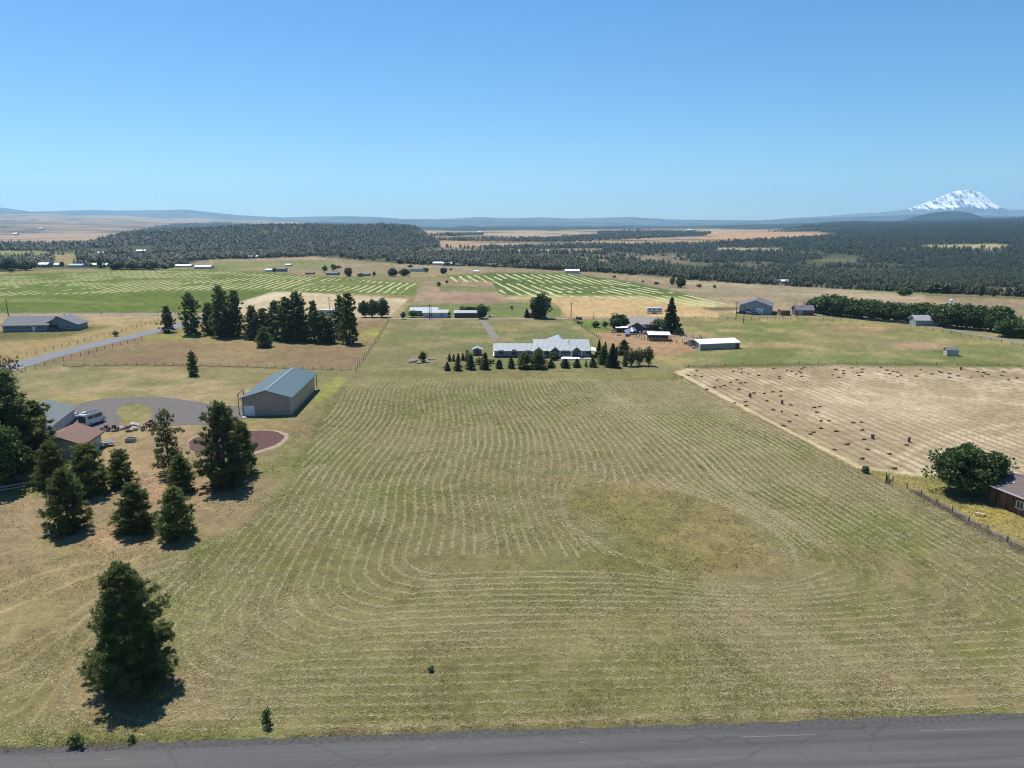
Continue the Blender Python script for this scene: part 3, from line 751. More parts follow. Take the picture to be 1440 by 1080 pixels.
def make_conifer(h, wd, seed, whorl, tuft_step, tuft, needles, nl, nw, prof, droop=0.0, low=0.03, gap=0.1, trunk_r=None, up=0.35, lobes=0.25, pad=0.42):
    """a trunk with limbs, and a crown of needle tufts carried on whorls of boughs"""
    g = np.random.default_rng(seed)
    tr = trunk_r or h * 0.016
    segs = []; z = 0; lean = g.normal(0, 0.006, 2)
    axis = lambda z: np.array([lean[0] * z * z / h, lean[1] * z * z / h, z])
    st = np.linspace(0, h * 0.97, 7)
    for a, b in zip(st[:-1], st[1:]):
        segs.append((axis(a), axis(b), tr * (1 - a / h) + 0.01, tr * (1 - b / h) + 0.01))
    TP_, TD_, TS_ = [], [], []
    z = low * h
    ph = g.random(4) * 6.28
    while z < h * 0.985:
        t = z / h
        L0 = wd / 2 * prof(t)
        nb = max(3, int(g.integers(4, 7)))
        a0 = g.random() * 6.28
        for k in range(nb):
            if g.random() < gap: continue
            az = a0 + k * 6.283 / nb + g.normal(0, 0.25)
            lob = 1 + lobes * (math.sin(2 * az + ph[0] + 7 * t) * 0.6 + math.sin(3 * az + ph[1] - 11 * t) * 0.6)
            L = L0 * lob * g.uniform(0.72, 1.1)
            if L < 0.12: L = 0.12
            el = up * (t - 0.25) * 1.4 + g.normal(0, 0.1) - droop
            d = np.array([math.cos(az) * math.cos(el), math.sin(az) * math.cos(el), math.sin(el)])
            p0 = axis(z)
            p1 = p0 + d * L
            p1[2] += 0.10 * L * (1 if droop == 0 else -0.2)
            segs.append((p0, p1, tr * 0.22 * (1 - t) + 0.012, 0.008))
            s = max(0.2, 1 - 3.7 / max(L, 0.1)) if L > 3.2 else 0.18
            side = unit(np.cross(d, [0, 0, 1.0]))
            m = max(2, int(L * (1 - s) / tuft_step * 2.2))
            npad = max(2, m // 6)
            pu = s + (1 - s) * (np.arange(npad) + g.random(npad)) / npad
            pl = (g.random(npad) - 0.5) * 2 * (0.36 * L * (1.08 - pu) + 0.06 * L)
            q = g.integers(0, npad, m)
            u = np.clip(pu[q] + g.normal(0, pad * 0.5 / max(L, 0.4), m), 0.1, 1.05)
            lat = pl[q] + g.normal(0, pad * 0.5, m)
            pt = p0 + (p1 - p0) * u[:, None] + side * lat[:, None] + np.array([0, 0, 1]) * (g.normal(0, pad * 0.32, m) + 0.05)[:, None]
            dd = unit(d * 0.9 + side * (np.sign(lat) * 0.5)[:, None] + np.array([0, 0, 0.55 - droop]))
            TP_.append(pt); TD_.append(dd); TS_.append(np.full(m, 1.0 - 0.25 * t))
        z += whorl * g.uniform(0.75, 1.25) * (1.0 - 0.35 * t)
    P = np.concatenate(TP_); D = np.concatenate(TD_); Sz = np.concatenate(TS_)
    top = np.array([axis(h * q) for q in np.linspace(0.93, 1.0, 4)]); P = np.concatenate([P, top]); D = np.concatenate([D, np.tile([0, 0, 1.0], (4, 1))]); Sz = np.concatenate([Sz, np.full(4, 0.7)])
    n = len(P)
    rep = needles
    PP = np.repeat(P, rep, 0) + g.normal(0, tuft * 0.22, (n * rep, 3)) * np.repeat(Sz, rep)[:, None]
    DD = unit(np.repeat(D, rep, 0) * 0.8 + g.normal(0, 0.75, (n * rep, 3)))
    UU = unit(np.cross(DD, g.normal(0, 1, (n * rep, 3))))
    LL = nl * g.uniform(0.6, 1.25, n * rep) * np.repeat(Sz, rep); WW = nw * g.uniform(0.7, 1.3, n * rep)
    V, Fc = tris_at(PP, DD, UU, LL, WW)
    return limb_mesh(segs), (V, Fc)

def make_leafy(h, wd, seed, clumps, leaves, ls, base=0.2, flat=1.0, trunk_r=None, clump_r=0.2, hollow=0.55, shape='round'):
    """a trunk with limbs, and a crown of leaf clumps spread through its volume"""
    g = np.random.default_rng(seed)
    tr = trunk_r or h * 0.022
    cz = h * (base + 1) / 2; rz = h * (1 - base) / 2; rx = wd / 2
    C_ = []
    while len(C_) < clumps:
        q = g.normal(0, 1, 3); q = q / np.linalg.norm(q) * (hollow + (1 - hollow) * g.random()) ** 0.8
        az = math.atan2(q[1], q[0])
        k = 0.86 + 0.17 * math.sin(2 * az + seed) + 0.12 * math.sin(3 * az + 2 * q[2] * 3 + seed * 1.7)
        if shape == 'column': q = np.array([q[0], q[1], q[2]]) * np.array([1, 1, 1])
        r_ = (1.0 if q[2] < 0.3 else 1.0 - 0.15 * (q[2] - 0.3)) * k
        C_.append([q[0] * rx * r_ * 0.86, q[1] * rx * r_ * 0.86, cz + q[2] * rz * 0.86 * (0.92 + 0.16 * g.random())])
    C_ = np.array(C_)
    segs = []
    fork = h * max(base, 0.12) * 1.1
    segs.append(((0, 0, -0.1), (0, 0, fork), tr * 1.15, tr * 0.8))
    hub = np.array([0, 0, fork])
    for i in range(min(7, clumps)):
        c = C_[int(i * clumps / 7) % clumps]
        mid_ = hub + (c - hub) * 0.5 + np.array([0, 0, 0.08 * h])
        segs.append((hub, mid_, tr * 0.5, tr * 0.28)); segs.append((mid_, c, tr * 0.28, tr * 0.08))
    rc = clump_r * min(wd, h) * g.uniform(0.65, 1.3, clumps)
    n = clumps * leaves
    q = unit(g.normal(0, 1, (n, 3))) * (0.55 + 0.5 * g.random((n, 1)))
    P = np.repeat(C_, leaves, 0) + q * np.repeat(rc, leaves)[:, None] * np.array([1, 1, 0.8 * flat])
    P[:, 2] = np.maximum(P[:, 2], 0.05 + 0.1 * g.random(n))
    D = unit(q * 0.7 + g.normal(0, 0.6, (n, 3))); U = unit(np.cross(D, g.normal(0, 1, (n, 3))))
    s = ls * g.uniform(0.6, 1.35, n)
    a = P - U * (s * 0.45)[:, None]; b = P + D * (s * 0.5)[:, None]; c = P + U * (s * 0.45)[:, None]; d = P - D * (s * 0.5)[:, None]
    V = np.stack([a, b, c, d], 1).reshape(-1, 3); Fc = np.arange(4 * n).reshape(-1, 4)
    return limb_mesh(segs), (V, Fc)

PROTO = {}
def proto(key, gen, leafmat, barkmat, names=('trunk', 'crown')):
    (tv, tf), (cv, cf) = gen
    h = cv[:, 2].max(); wd = np.percentile(np.hypot(cv[:, 0], cv[:, 1]), 98.5) * 2
    PROTO[key] = (fast_mesh(names[0], tv, tf, M[barkmat], True), fast_mesh(names[1], cv, cf, M[leafmat]), float(h), float(wd), names)
def plant(key, name, label, cat, px, base, top, width, group=None, rz=None, sink=0.0, mat=None):
    """a tree with its foot, top and spread where the photograph has them"""
    tm, cm, h0, w0, names = PROTO[key]
    P = G(px, base)
    hh = max(zat(top, P.y) - P.z, 0.3); ww = width * mpp(P)
    o = thing(name, label, cat, (P.x, P.y, P.z - sink), random.random() * 6.28 if rz is None else rz, group)
    o.scale = (ww / w0, ww / w0, hh / h0)
    link(names[0], tm, o)
    c = link(names[1], cm, o)
    if mat:
        c.material_slots[0].link = 'OBJECT'; c.material_slots[0].material = M[mat]
    return o
pine_prof = lambda t: float(np.interp(t, [0, 0.12, 0.3, 0.5, 0.7, 0.85, 0.95, 1], [0.72, 0.98, 0.98, 0.84, 0.64, 0.46, 0.28, 0.06]))
tall_prof = lambda t: float(np.interp(t, [0, 0.08, 0.25, 0.5, 0.75, 0.9, 1], [0.5, 0.75, 0.95, 1.0, 0.72, 0.42, 0.08]))
cone_prof = lambda t: max(0.02, (1 - t)) ** 0.9 * min(1, 0.8 + 2 * t)
bush_prof = lambda t: min(1.0, 0.72 + t * 1.6) * max(0.0, 1 - t ** 1.6) ** 0.75

proto('bigpine', make_conifer(15, 9.6, 12, 0.52, 0.14, 0.34, 18, 0.40, 0.085, lambda t: float(np.interp(t, [0, 0.1, 0.3, 0.5, 0.7, 0.85, 0.95, 1], [0.85, 1.0, 0.93, 0.76, 0.52, 0.37, 0.2, 0.05])), gap=0.08, low=0.02, lobes=0.22, pad=0.5), 'pine', 'bark')
for i, (prof, lob) in enumerate(((bush_prof, 0.14), (pine_prof, 0.2), (pine_prof, 0.3), (bush_prof, 0.22))):
    proto('young%d' % i, make_conifer(9, 6.2, 40 + i, 0.42, 0.20, 0.34, 10, 0.46, 0.12, prof, gap=0.05, low=0.02, lobes=lob), 'pine_young', 'bark')
proto('bigyoung', make_conifer(14, 8.8, 71, 0.5, 0.20, 0.38, 11, 0.50, 0.12, pine_prof, gap=0.06, low=0.02, lobes=0.3), 'pine', 'bark')
proto('sparse', make_conifer(13, 7.2, 77, 0.6, 0.34, 0.34, 10, 0.50, 0.11, pine_prof, gap=0.12, low=0.05, lobes=0.26), 'pine', 'bark')
for i in range(4):
    proto('mid%d' % i, make_conifer(16, 6.6, 90 + i, 0.7, 0.36, 0.5, 8, 0.75, 0.26, tall_prof if i % 2 else pine_prof, gap=0.08, low=0.03, lobes=0.3), 'pine', 'bark')
for i in range(3):
    proto('small%d' % i, make_conifer(5, 3.4, 120 + i, 0.36, 0.26, 0.3, 8, 0.45, 0.14, cone_prof, gap=0.03, low=0.02, lobes=0.1, pad=0.25), 'spruce', 'bark')
proto('spruce', make_conifer(16, 8.5, 131, 0.5, 0.3, 0.42, 10, 0.7, 0.2, cone_prof, droop=0.15, gap=0.05, low=0.02, lobes=0.22), 'spruce', 'bark')
proto('bigbush', make_leafy(9.0, 14, 3, 120, 130, 0.42, base=0.02, clump_r=0.15, hollow=0.5), 'oak', 'greybark', ('stem', 'foliage'))
for i in range(3):
    proto('oak%d' % i, make_leafy(11, 11, 20 + i, 64, 56, 0.8, base=0.04, clump_r=0.17), 'oak', 'greybark')
    proto('round%d' % i, make_leafy(8, 7, 30 + i, 30, 40, 0.62, base=0.12, clump_r=0.2), 'maple', 'greybark')
    proto('bush%d' % i, make_leafy(2.4, 3.2, 50 + i, 26, 44, 0.26, base=0.0, clump_r=0.24, hollow=0.3), 'oak', 'greybark', ('stem', 'foliage'))
proto('tallbroad', make_leafy(13, 9, 37, 60, 70, 0.6, base=0.02, clump_r=0.18), 'maple', 'greybark')
proto('aspen', make_leafy(7, 4.2, 61, 44, 44, 0.36, base=0.02, clump_r=0.24, hollow=0.3), 'paleleaf', 'greybark')
proto('weed', make_leafy(1.2, 1.3, 81, 14, 26, 0.16, base=0.0, clump_r=0.28, hollow=0.2), 'maple', 'greybark', ('stem', 'foliage'))

def bare_tree(h, seed, spread=0.5):
    g = np.random.default_rng(seed); segs = []
    def rec(p, d, L, r, n):
        q = p + d * L; segs.append((p, q, r, r * 0.65))
        if n == 0: return
        for k in range(3):
            rec(q, unit(d + g.normal(0, spread, 3) + np.array([0, 0, 0.15])), L * g.uniform(0.6, 0.85), r * 0.6, n - 1)
    rec(np.zeros(3), np.array([0, 0, 1.0]), h * 0.3, h * 0.02, 4)
    return limb_mesh(segs, 4)

# ---- near pines on the left
plant('bigpine', 'pine_tree', 'big dark bushy pine alone by the paved road', 'tree', 190, 960, 787, 122, rz=3.0)
YP = 'young pines round the house yard'
for key, px, b, t, wd, lab in (
    ('young0', 97, 746, 655, 63, 'rounded young pine nearest the wooden rails of the shady yard'),
    ('young1', 128, 694, 621, 62, 'open pine standing just in front of the brown roofed garage'),
    ('young2', 76, 683, 616, 52, 'dark pine between the shady trees and the brown roofed garage'),
    ('young1', 172, 683, 630, 40, 'small pointed pine on bare dirt across from the garage door'),
    ('young3', 192, 747, 676, 66, 'broad low pine in the middle of the front pair of pines on bare dirt'),
    ('young0', 250, 756, 681, 56, 'dense cone shaped pine at the edge of the mown field'),
    ('young3', 256, 690, 637, 46, 'low bright green pine tucked in front of the tall sparse pine'),
    ('sparse', 239, 664, 572, 54, 'tall see-through pine left of the red cinder pad'),
    ('young1', 343, 664, 590, 42, 'lighter green pine right behind the biggest pine at the cinder pad'),
    ('bigyoung', 318, 682, 562, 76, 'biggest pine at the red cinder pad, dark with a long shadow')):
    plant(key, 'pine_tree', lab, 'tree', px, b, t, wd, YP)
plant('young2', 'pine_tree', 'lone small pine on the lawn behind the gravel drive', 'tree', 272, 528, 491, 19)
# ---- shady cluster at the far left
for key, px, b, t, wd, lab, mt in (
    ('mid0', 24, 662, 516, 84, 'tall dark conifer beside the grey roofed house', None),
    ('mid2', -18, 676, 540, 100, 'huge dark conifer at the picture edge behind the bright green tree', None),
    ('mid1', 56, 652, 560, 58, 'dark pine touching the wall of the grey roofed house', None),
    ('tallbroad', 2, 690, 590, 66, 'bright green leafy tree under the dark conifers', 'maple'),
    ('round0', 36, 676, 622, 40, 'low leafy tree at the edge of the yard shade', 'maple')):
    plant(key, 'yard_tree', lab, 'tree', px, b, t, wd, mat=mt)
P = G(13, 560)
(tv, tf) = bare_tree(11, 4, 0.45)
o = thing('bare_tree', 'half dead brownish tree by the country road bend', 'tree', P)
hh = zat(502, P.y) / tv[:, 2].max(); o.scale = (hh, hh, hh)
link('trunk', fast_mesh('trunk', tv, tf, M['greybark'], True), o)
(tv2, tf2), (cv, cf) = make_leafy(9, 6.5, 99, 26, 12, 0.5, base=0.3, clump_r=0.2)
c = link('crown', fast_mesh('crown', cv, cf, M['drytree']), o); c.scale = (1.1, 1.1, 1.1)
P = G(1120, 446)
(tv, tf) = bare_tree(9, 8, 0.45); o = thing('bare_tree', 'bare grey tree beside the brown shed and the dark sheds', 'tree', P)
hh = (zat(421, P.y) - P.z) / tv[:, 2].max(); o.scale = (hh, hh, hh); link('trunk', fast_mesh('trunk', tv, tf, M['greybark'], True), o)

# ---- pine belt along the country road
PB = 'pines of the belt behind the pasture'
belt = [(237, 467, 429, 21, 'lone rounded pine where the country road passes behind it'), (270, 471, 409, 28, 'first tall pine of the belt beside the country road'),
 (296, 470, 424, 26, 'brownish shorter pine between the first two tall pines of the belt'), (312, 474, 399, 30, 'tallest pine of the belt with a sharp top'),
 (333, 473, 406, 26, 'tall round topped pine next to the tallest pine of the belt'), (322, 474, 436, 30, 'lower pine filling the gap under the tallest pine of the belt'),
 (356, 476, 428, 26, 'purplish thin pine after the gap in the belt'), (372, 477, 432, 28, 'low wide pine behind the small round pine'),
 (389, 477, 421, 30, 'pine rising behind the small round pine'), (404, 479, 415, 30, 'leaning pine next to the widest pine of the belt'),
 (419, 479, 408, 38, 'widest pine of the belt in front of the pale bare field'), (424, 480, 440, 28, 'lower green pine at the foot of the widest pine'),
 (443, 481, 421, 24, 'pointed pine in front of the pale bare field'), (455, 482, 436, 26, 'slanting pine next to the pointed pine'),
 (465, 482, 446, 22, 'low brownish pine at the end of the long row'), (480, 476, 413, 22, 'back pine of the tall pair by the white trailer'),
 (492, 483, 410, 30, 'front pine of the tall pair by the white trailer')]
for i, (px, b, t, wd, lab) in enumerate(belt):
    plant('mid%d' % (i % 4), 'pine_tree', lab, 'tree', px, b, t, wd * 1.12, PB)
plant('young0', 'pine_tree', 'small round pine standing out before the pine belt', 'tree', 372, 488, 458, 25)
for px, b, t, wd, lab in ((512, 446, 421, 15, 'narrow oak touching the tall pair of pines'), (524, 446, 419, 19, 'middle oak of three at the bare field corner'), (538, 446, 417, 21, 'widest oak of three at the bare field corner')):
    plant('oak%d' % (px % 3), 'oak_tree', lab, 'tree', px, b, t, wd, 'oaks at the corner of the bare field')

# ---- round the long white house
HG = 'small conifers planted in front of the long house'
rowlab = {629: 'small reddish dying conifer at the start of the house row', 644: 'thin dark conifer after the reddish one', 662: 'blue green spruce below the pale garden shrubs',
 682: 'dark tall conifer hiding the little white shed', 702: 'small round dark conifer at the corner of the house', 719: 'narrow blue spruce in front of the long white wing',
 738: 'wide bushy pine, first of the touching pair before the house', 757: 'wider lighter pine, second of the touching pair before the house', 775: 'small conifer just past the touching pair of pines',
 795: 'squat conifer in front of the white deck', 811: 'small pointed conifer under the right house gable', 824: 'thin young sapling conifer in the gap of the row', 834: 'small conical conifer at the house end wall'}
for px, b, t, wd, key, mt in ((629, 521, 509, 10, 'small0', 'drytree'), (644, 521, 502, 12, 'small1', None), (662, 519.5, 499, 14, 'small2', 'bluespruce'), (682, 519, 495, 15, 'small0', None),
    (702, 518, 505, 10, 'young0', 'spruce'), (719, 518, 499, 11, 'small1', 'bluespruce'), (738, 518, 494, 22, 'young0', None), (757, 518, 489, 24, 'young3', None), (775, 517, 505, 12, 'small2', None),
    (795, 517, 504, 13, 'young0', 'spruce'), (811, 516.5, 504, 12, 'small0', None), (824, 516, 505, 4, 'small1', 'pine_young'), (834, 516, 502, 12, 'small2', None)):
    plant(key, 'garden_conifer', rowlab[px], 'tree', px, b, t, wd * 1.16, HG, mat=mt)
GT = 'garden trees beside the long house'
for key, px, b, t, wd, lab, mt in (
    ('small0', 632, 508, 497, 6, 'outermost tiny conifer of four in a line behind the row', None), ('small1', 638, 508, 497, 5, 'second tiny conifer of four in a line behind the row', 'bluespruce'),
    ('small2', 644.5, 508, 496, 6, 'third tiny conifer of four in a line behind the row', None), ('small0', 651, 507, 496, 5, 'last tiny conifer of four in a line behind the row', None),
    ('small1', 657, 508, 491, 8, 'slim bright conifer above the pale garden shrubs', 'maple'), ('aspen', 661, 510, 494, 12, 'pale green loose tree behind the blue spruce', 'brightleaf'),
    ('aspen', 674, 512, 502, 11, 'bright low shrub beside the little white shed', 'brightleaf'), ('bush1', 691, 511, 504, 9, 'bright shrub at the corner of the white wing', 'brightleaf'),
    ('bush0', 778, 506, 494, 13, 'rounded shrub against the house below the middle gable', None),
    ('spruce', 842, 503, 477, 10, 'dark spruce close behind the house end wall', 'spruce'), ('small1', 851, 504, 479, 8, 'slim conifer behind the green pair at the house end', None),
    ('young3', 848, 512, 485, 16, 'green bushy pine at the house end', 'pine_young'), ('spruce', 861, 516, 482, 20, 'large dark spruce at the end of the house', None),
    ('young0', 877, 499, 477, 16, 'dense egg shaped green tree beyond the dark spruce', 'maple'), ('small2', 867, 499, 487, 6, 'small shrub behind the egg shaped tree', 'oak'),
    ('small0', 879, 515, 493, 9, 'narrow dark conifer at the front of the aspens', 'pine_young'), ('aspen', 888, 515, 489, 14, 'pale aspen next to the narrow dark conifer', None),
    ('aspen', 899, 514, 488, 15, 'middle pale aspen of the group past the house', None), ('aspen', 912, 514, 486, 13, 'outermost tall pale aspen past the house', 'maple')):
    plant(key, 'garden_tree', lab, 'tree', px, b, t, wd * 1.2, GT, mat=mt)
plant('bush2', 'bush', 'rounded green bush growing from the rock pile in the field', 'bush', 594, 509, 493, 16, mat='maple')
# ---- round the brown roofed farmhouse
for key, px, b, t, wd, lab, mt in (
    ('tallbroad', 870, 464, 440, 32, 'large round leafy tree in front of the brown roofed farmhouse', None), ('spruce', 943, 468, 417, 30, 'tall black green spruce beside the farmhouse', None),
    ('round1', 926, 464, 448, 26, 'dark leafy bush against the tall spruce', 'oak'), ('bush0', 955, 471, 460, 14, 'bright round bush at the foot of the tall spruce', 'maple'),
    ('bush1', 837, 460, 451, 14, 'low dark shrubs by the leaning utility pole', None), ('round2', 851, 461, 451, 9, 'small dark tree between the shrubs and the round leafy tree', 'oak'),
    ('round0', 918, 459, 448, 9, 'small bush at the farmhouse corner', 'maple')):
    plant(key, 'farm_tree', lab, 'tree', px, b, t, wd, mat=mt)
plant('oak0', 'oak_tree', 'large spreading oak over the brown shed', 'tree', 760, 447.5, 411, 29)
plant('oak1', 'oak_tree', 'lone dark oak at the end of the driveway', 'tree', 678, 448, 426, 17)
plant('small0', 'shed_tree', 'small dark conifer beside the brown shed', 'tree', 741, 447, 434, 10)
plant('oak2', 'far_tree', 'dark tree of the pair in the open tan field', 'tree', 957, 404.5, 388, 18)
plant('round1', 'far_tree', 'reddish smaller tree of the pair in the open tan field', 'tree', 945, 403, 389, 10, mat='drytree')
plant('bush0', 'far_bush', 'low rusty bush beyond the pair of trees', 'bush', 983, 404, 399, 8, mat='drytree')
# ---- oak windbreak on the right
OW = 'oaks of the long windbreak'
g = np.random.default_rng(3)
for i, (px, b, t) in enumerate([(1146, 439, 417), (1158, 441, 412), (1171, 443, 412), (1184, 444.5, 415), (1197, 446, 417), (1210, 447.5, 419), (1222, 449, 420), (1234, 450, 421), (1247, 451, 423), (1259, 452, 424),
    (1271, 453, 425), (1284, 454, 425), (1297, 453, 424), (1309, 454, 425), (1321, 458, 427), (1333, 460, 426), (1345, 461, 425), (1357, 462, 425), (1369, 463, 428), (1381, 464, 428), (1393, 466, 430), (1404, 467, 429), (1415, 468, 432), (1412, 473, 446), (1428, 474, 448), (1442, 474, 450)]):
    lab = ('leafy dark oak inside the long windbreak row', 'first oak of the windbreak, beside the dark sheds', 'tall domed oak near the dark shed end of the windbreak', 'lowest outer oak of the windbreak, nearest the paved lane')
    l = lab[1] if i == 0 else lab[2] if i == 1 else lab[3] if i == 24 else lab[0]
    plant('oak%d' % (i % 3), 'oak_tree', l, 'tree', px, b, t, 33 + g.uniform(-4, 6), OW if l == lab[0] else None)
plant('oak1', 'far_bush', 'round dark oak clump alone above the windbreak', 'tree', 1272, 416, 403, 23)
for px, b, t, wd, lab in ((1379, 416, 401, 8, 'lone pointed pine above the far end of the windbreak'), (1397, 417, 406, 6, 'smaller pine beside the lone pointed pine')):
    plant('mid1', 'pine_tree', lab, 'tree', px, b, t, wd)
plant('bigbush', 'bush', 'large round dark green bush beside the brown house', 'bush', 1363, 693, 626, 100, rz=1.0)
# ---- small plants on the near ground
for key, px, b, t, wd, lab in (('weed', 109, 1050, 1032, 28, 'dark weed clump on the gravel shoulder'), ('weed', 376, 1020, 994, 20, 'tall bright weed at the road edge'), ('weed', 186, 1044, 1032, 14, 'tiny weed at the road edge between the clumps'),
    ('bush0', 1217, 665, 655, 12, 'small dark shrub on the corner of the stubble field'), ('bush1', 650, 945, 934, 10, 'tiny green weed alone in the mown field')):
    if px == 650: px, b, t = 606, 944, 936
    plant(key, 'shrub', lab, 'bush', px, b, t, wd)
plant('bush1', 'shrub', 'small dark bush by the country road fence', 'bush', 163, 473, 465, 9)

# ------------------------------------------------------------------ woods beyond the farms: too many to count
def star_conifer(seed, layers, arms, dome=False):
    g = np.random.default_rng(seed); V = []; Fc = []
    for l in range(layers):
        t0 = l / layers
        zt = 1.0 - (1 - (t0 + 1.0 / layers)) * 0.92 if l < layers - 1 else 1.0
        zb = 0.08 + 0.9 * t0
        zt = min(1.0, zb + 1.5 / layers)
        r = 0.5 * (1 - t0) ** 0.75 * min(1, 0.75 + t0) if not dome else 0.62 * math.sqrt(max(0.02, 1 - (1.6 * t0 - 0.55) ** 2)) * (1 if t0 < 0.8 else 0.6)
        if dome: zt = min(0.85, zt)
        a0 = g.random() * 6.28
        for k in range(arms):
            a = a0 + 6.283 * k / arms + g.normal(0, 0.15); hw = 3.3 / arms * g.uniform(0.7, 1.1); rr = r * g.uniform(0.65, 1.2)
            n = len(V)
            V += [(0, 0, zt), (rr * math.cos(a - hw * 0.6), rr * math.sin(a - hw * 0.6), zb + g.normal(0, 0.03)), (rr * 1.1 * math.cos(a + hw * 0.6), rr * 1.1 * math.sin(a + hw * 0.6), zb + g.normal(0, 0.03))]
            Fc.append((n, n + 1, n + 2))
    return np.array(V), np.array(Fc)
NEARS = [star_conifer(i, 7, 8) for i in range(4)] + [star_conifer(20 + i, 6, 8, True) for i in range(3)]
FARS = [star_conifer(10 + i, 4, 6) for i in range(3)] + [star_conifer(30 + i, 4, 6, True) for i in range(2)]
def woods(name, label, pos, hts, near):
    Vs = []; Fs = []; n0 = 0
    g = np.random.default_rng(len(pos))
    lib = NEARS if near else FARS
    which = g.integers(0, len(lib), len(pos))
    for k, (v, f) in enumerate(lib):
        idx = np.where(which == k)[0]
        if not len(idx): continue
        a = g.random(len(idx)) * 6.28; h = hts[idx]; wd = h * g.uniform(0.45, 0.85, len(idx))
        x = v[None, :, 0] * wd[:, None]; y = v[None, :, 1] * wd[:, None]
        V = np.stack([x * np.cos(a)[:, None] - y * np.sin(a)[:, None] + pos[idx, 0][:, None], x * np.sin(a)[:, None] + y * np.cos(a)[:, None] + pos[idx, 1][:, None], v[None, :, 2] * h[:, None] + pos[idx, 2][:, None]], -1)
        Fs.append((f[None] + (np.arange(len(idx)) * len(v))[:, None, None] + n0).reshape(-1, 3)); Vs.append(V.reshape(-1, 3)); n0 += V.shape[0] * V.shape[1]
    o = link(name, fast_mesh(name, np.concatenate(Vs), np.concatenate(Fs), M['forest']))
    tag(o, label, 'forest', kind='stuff'); return o
WOODS = [(-80, 377), (0, 378), (100, 373), (140, 377), (235, 378), (290, 366), (440, 361), (560, 371), (720, 377), (860, 384), (950, 393), (1100, 402), (1270, 411), (1500, 420), (1500, 308), (1180, 310), (1120, 321), (1050, 330), (980, 343), (850, 345), (620, 349), (612, 336), (580, 318), (400, 311), (240, 316), (180, 328), (120, 343), (-80, 343)]
GAPS = [[(560, 353), (848, 350), (848, 354), (560, 356)], [(985, 327), (1170, 326), (1180, 331), (1080, 337), (985, 342)], [(1290, 345), (1400, 343), (1430, 346), (1400, 351), (1300, 350)], [(1010, 349), (1100, 349), (1100, 353), (1010, 353)],
        [(-80, 352), (68, 354), (72, 365), (-80, 367)], [(72, 360), (108, 358), (110, 372), (76, 374)], [(1330, 406), (1440, 404), (1440, 416), (1340, 411)], [(360, 352), (400, 352), (400, 355), (360, 355)], [(590, 351), (650, 351), (650, 356), (590, 356)],
        [(128, 350), (152, 350), (152, 357), (128, 357)], [(185, 346), (215, 346), (215, 356), (185, 356)]]
STRIPS = [[(840, 326), (900, 324), (1000, 328), (990, 332), (900, 336), (840, 338), (740, 338), (840, 331)], [(600, 331), (680, 329), (680, 331), (600, 333)], [(700, 336), (790, 336), (850, 340), (700, 340), (600, 338)], [(1150, 326), (1500, 330), (1500, 306), (1170, 306)]]
def scatter_woods():
    g = np.random.default_rng(77)
    N = 420000
    d = np.exp(g.uniform(math.log(430), math.log(6500), N))
    keep = g.random(N) < np.clip(d / 2600, 0.2, 1.0) ** 0.55       # fewer far stems are needed to hide the floor
    p = g.uniform(-60, 1500, N)
    d, p = d[keep], p[keep]
    X = (p - 720) / F * d * 1.03; Y = d
    Z = terr(X, Y); qx, qy = proj(X, Y, Z)
    ins = sdf_poly(qx, qy, WOODS) < 0
    for gpoly in GAPS: ins &= ~(sdf_poly(qx, qy, gpoly) < 0.5)
    for s_ in STRIPS: ins |= sdf_poly(qx, qy, s_) < 0
    n1 = fbm(X, Y, 90, 3, 7); n2 = fbm(X, Y, 18, 2, 8)
    thin = 0.40 + 0.35 * (n2 - 0.5) - 0.12 * sstep(1400, 1800, Y)
    # stony open slopes in the middle woods
    open_ = np.exp(-((qx - 880) / 110) ** 2 - ((qy - 364) / 9) ** 2) * 0.30 + np.exp(-((qx - 1370) / 90) ** 2 - ((qy - 408) / 7) ** 2) * 0.34 + np.exp(-((qx - 360) / 90) ** 2 - ((qy - 330) / 10) ** 2) * 0.0
    for cx_, cy_, rx_, ry_ in ((1060, 377, 26, 3.5), (1180, 366, 34, 3.5), (420, 352, 20, 2.5), (300, 345, 24, 2.5), (730, 362, 40, 2.5)): open_ = open_ + 0.3 * np.exp(-((qx - cx_) / rx_) ** 2 - ((qy - cy_) / ry_) ** 2)
    ins &= n1 > thin + open_
    # spacing: one stem to each cell, the cells growing with distance
    X, Y, Z = X[ins], Y[ins], Z[ins]
    cell = np.clip(3.6 + 0.0042 * Y, 4, 30)
    key = np.stack([np.floor(X / cell), np.floor(Y / cell)], 1)
    lv = np.floor(np.log2(cell) * 4)
    cell = 2 ** (lv / 4)
    key = np.stack([np.floor(X / cell), np.floor(Y / cell), lv], 1).astype(np.int64)
    _, idx = np.unique(key, axis=0, return_index=True)
    return np.stack([X[idx], Y[idx], Z[idx]], 1)
wp = scatter_woods()
hts = 7.6 * (0.5 + 0.9 * np.random.default_rng(5).random(len(wp)) ** 1.2) * (0.75 + 0.5 * fbm(wp[:, 0], wp[:, 1], 120, 2, 9)) * np.clip(0.85 + wp[:, 1] / 6000, 0.85, 1.6)
wp[:, 2] -= 0.3
sel = wp[:, 1] < 1300
print('woods', sel.sum(), (~sel).sum())
woods('forest', 'dense dark conifer forest below the farm plateau', wp[sel], hts[sel], True)
woods('forest', 'far hazy conifer forest on the ridge and plain', wp[~sel], hts[~sel], False)
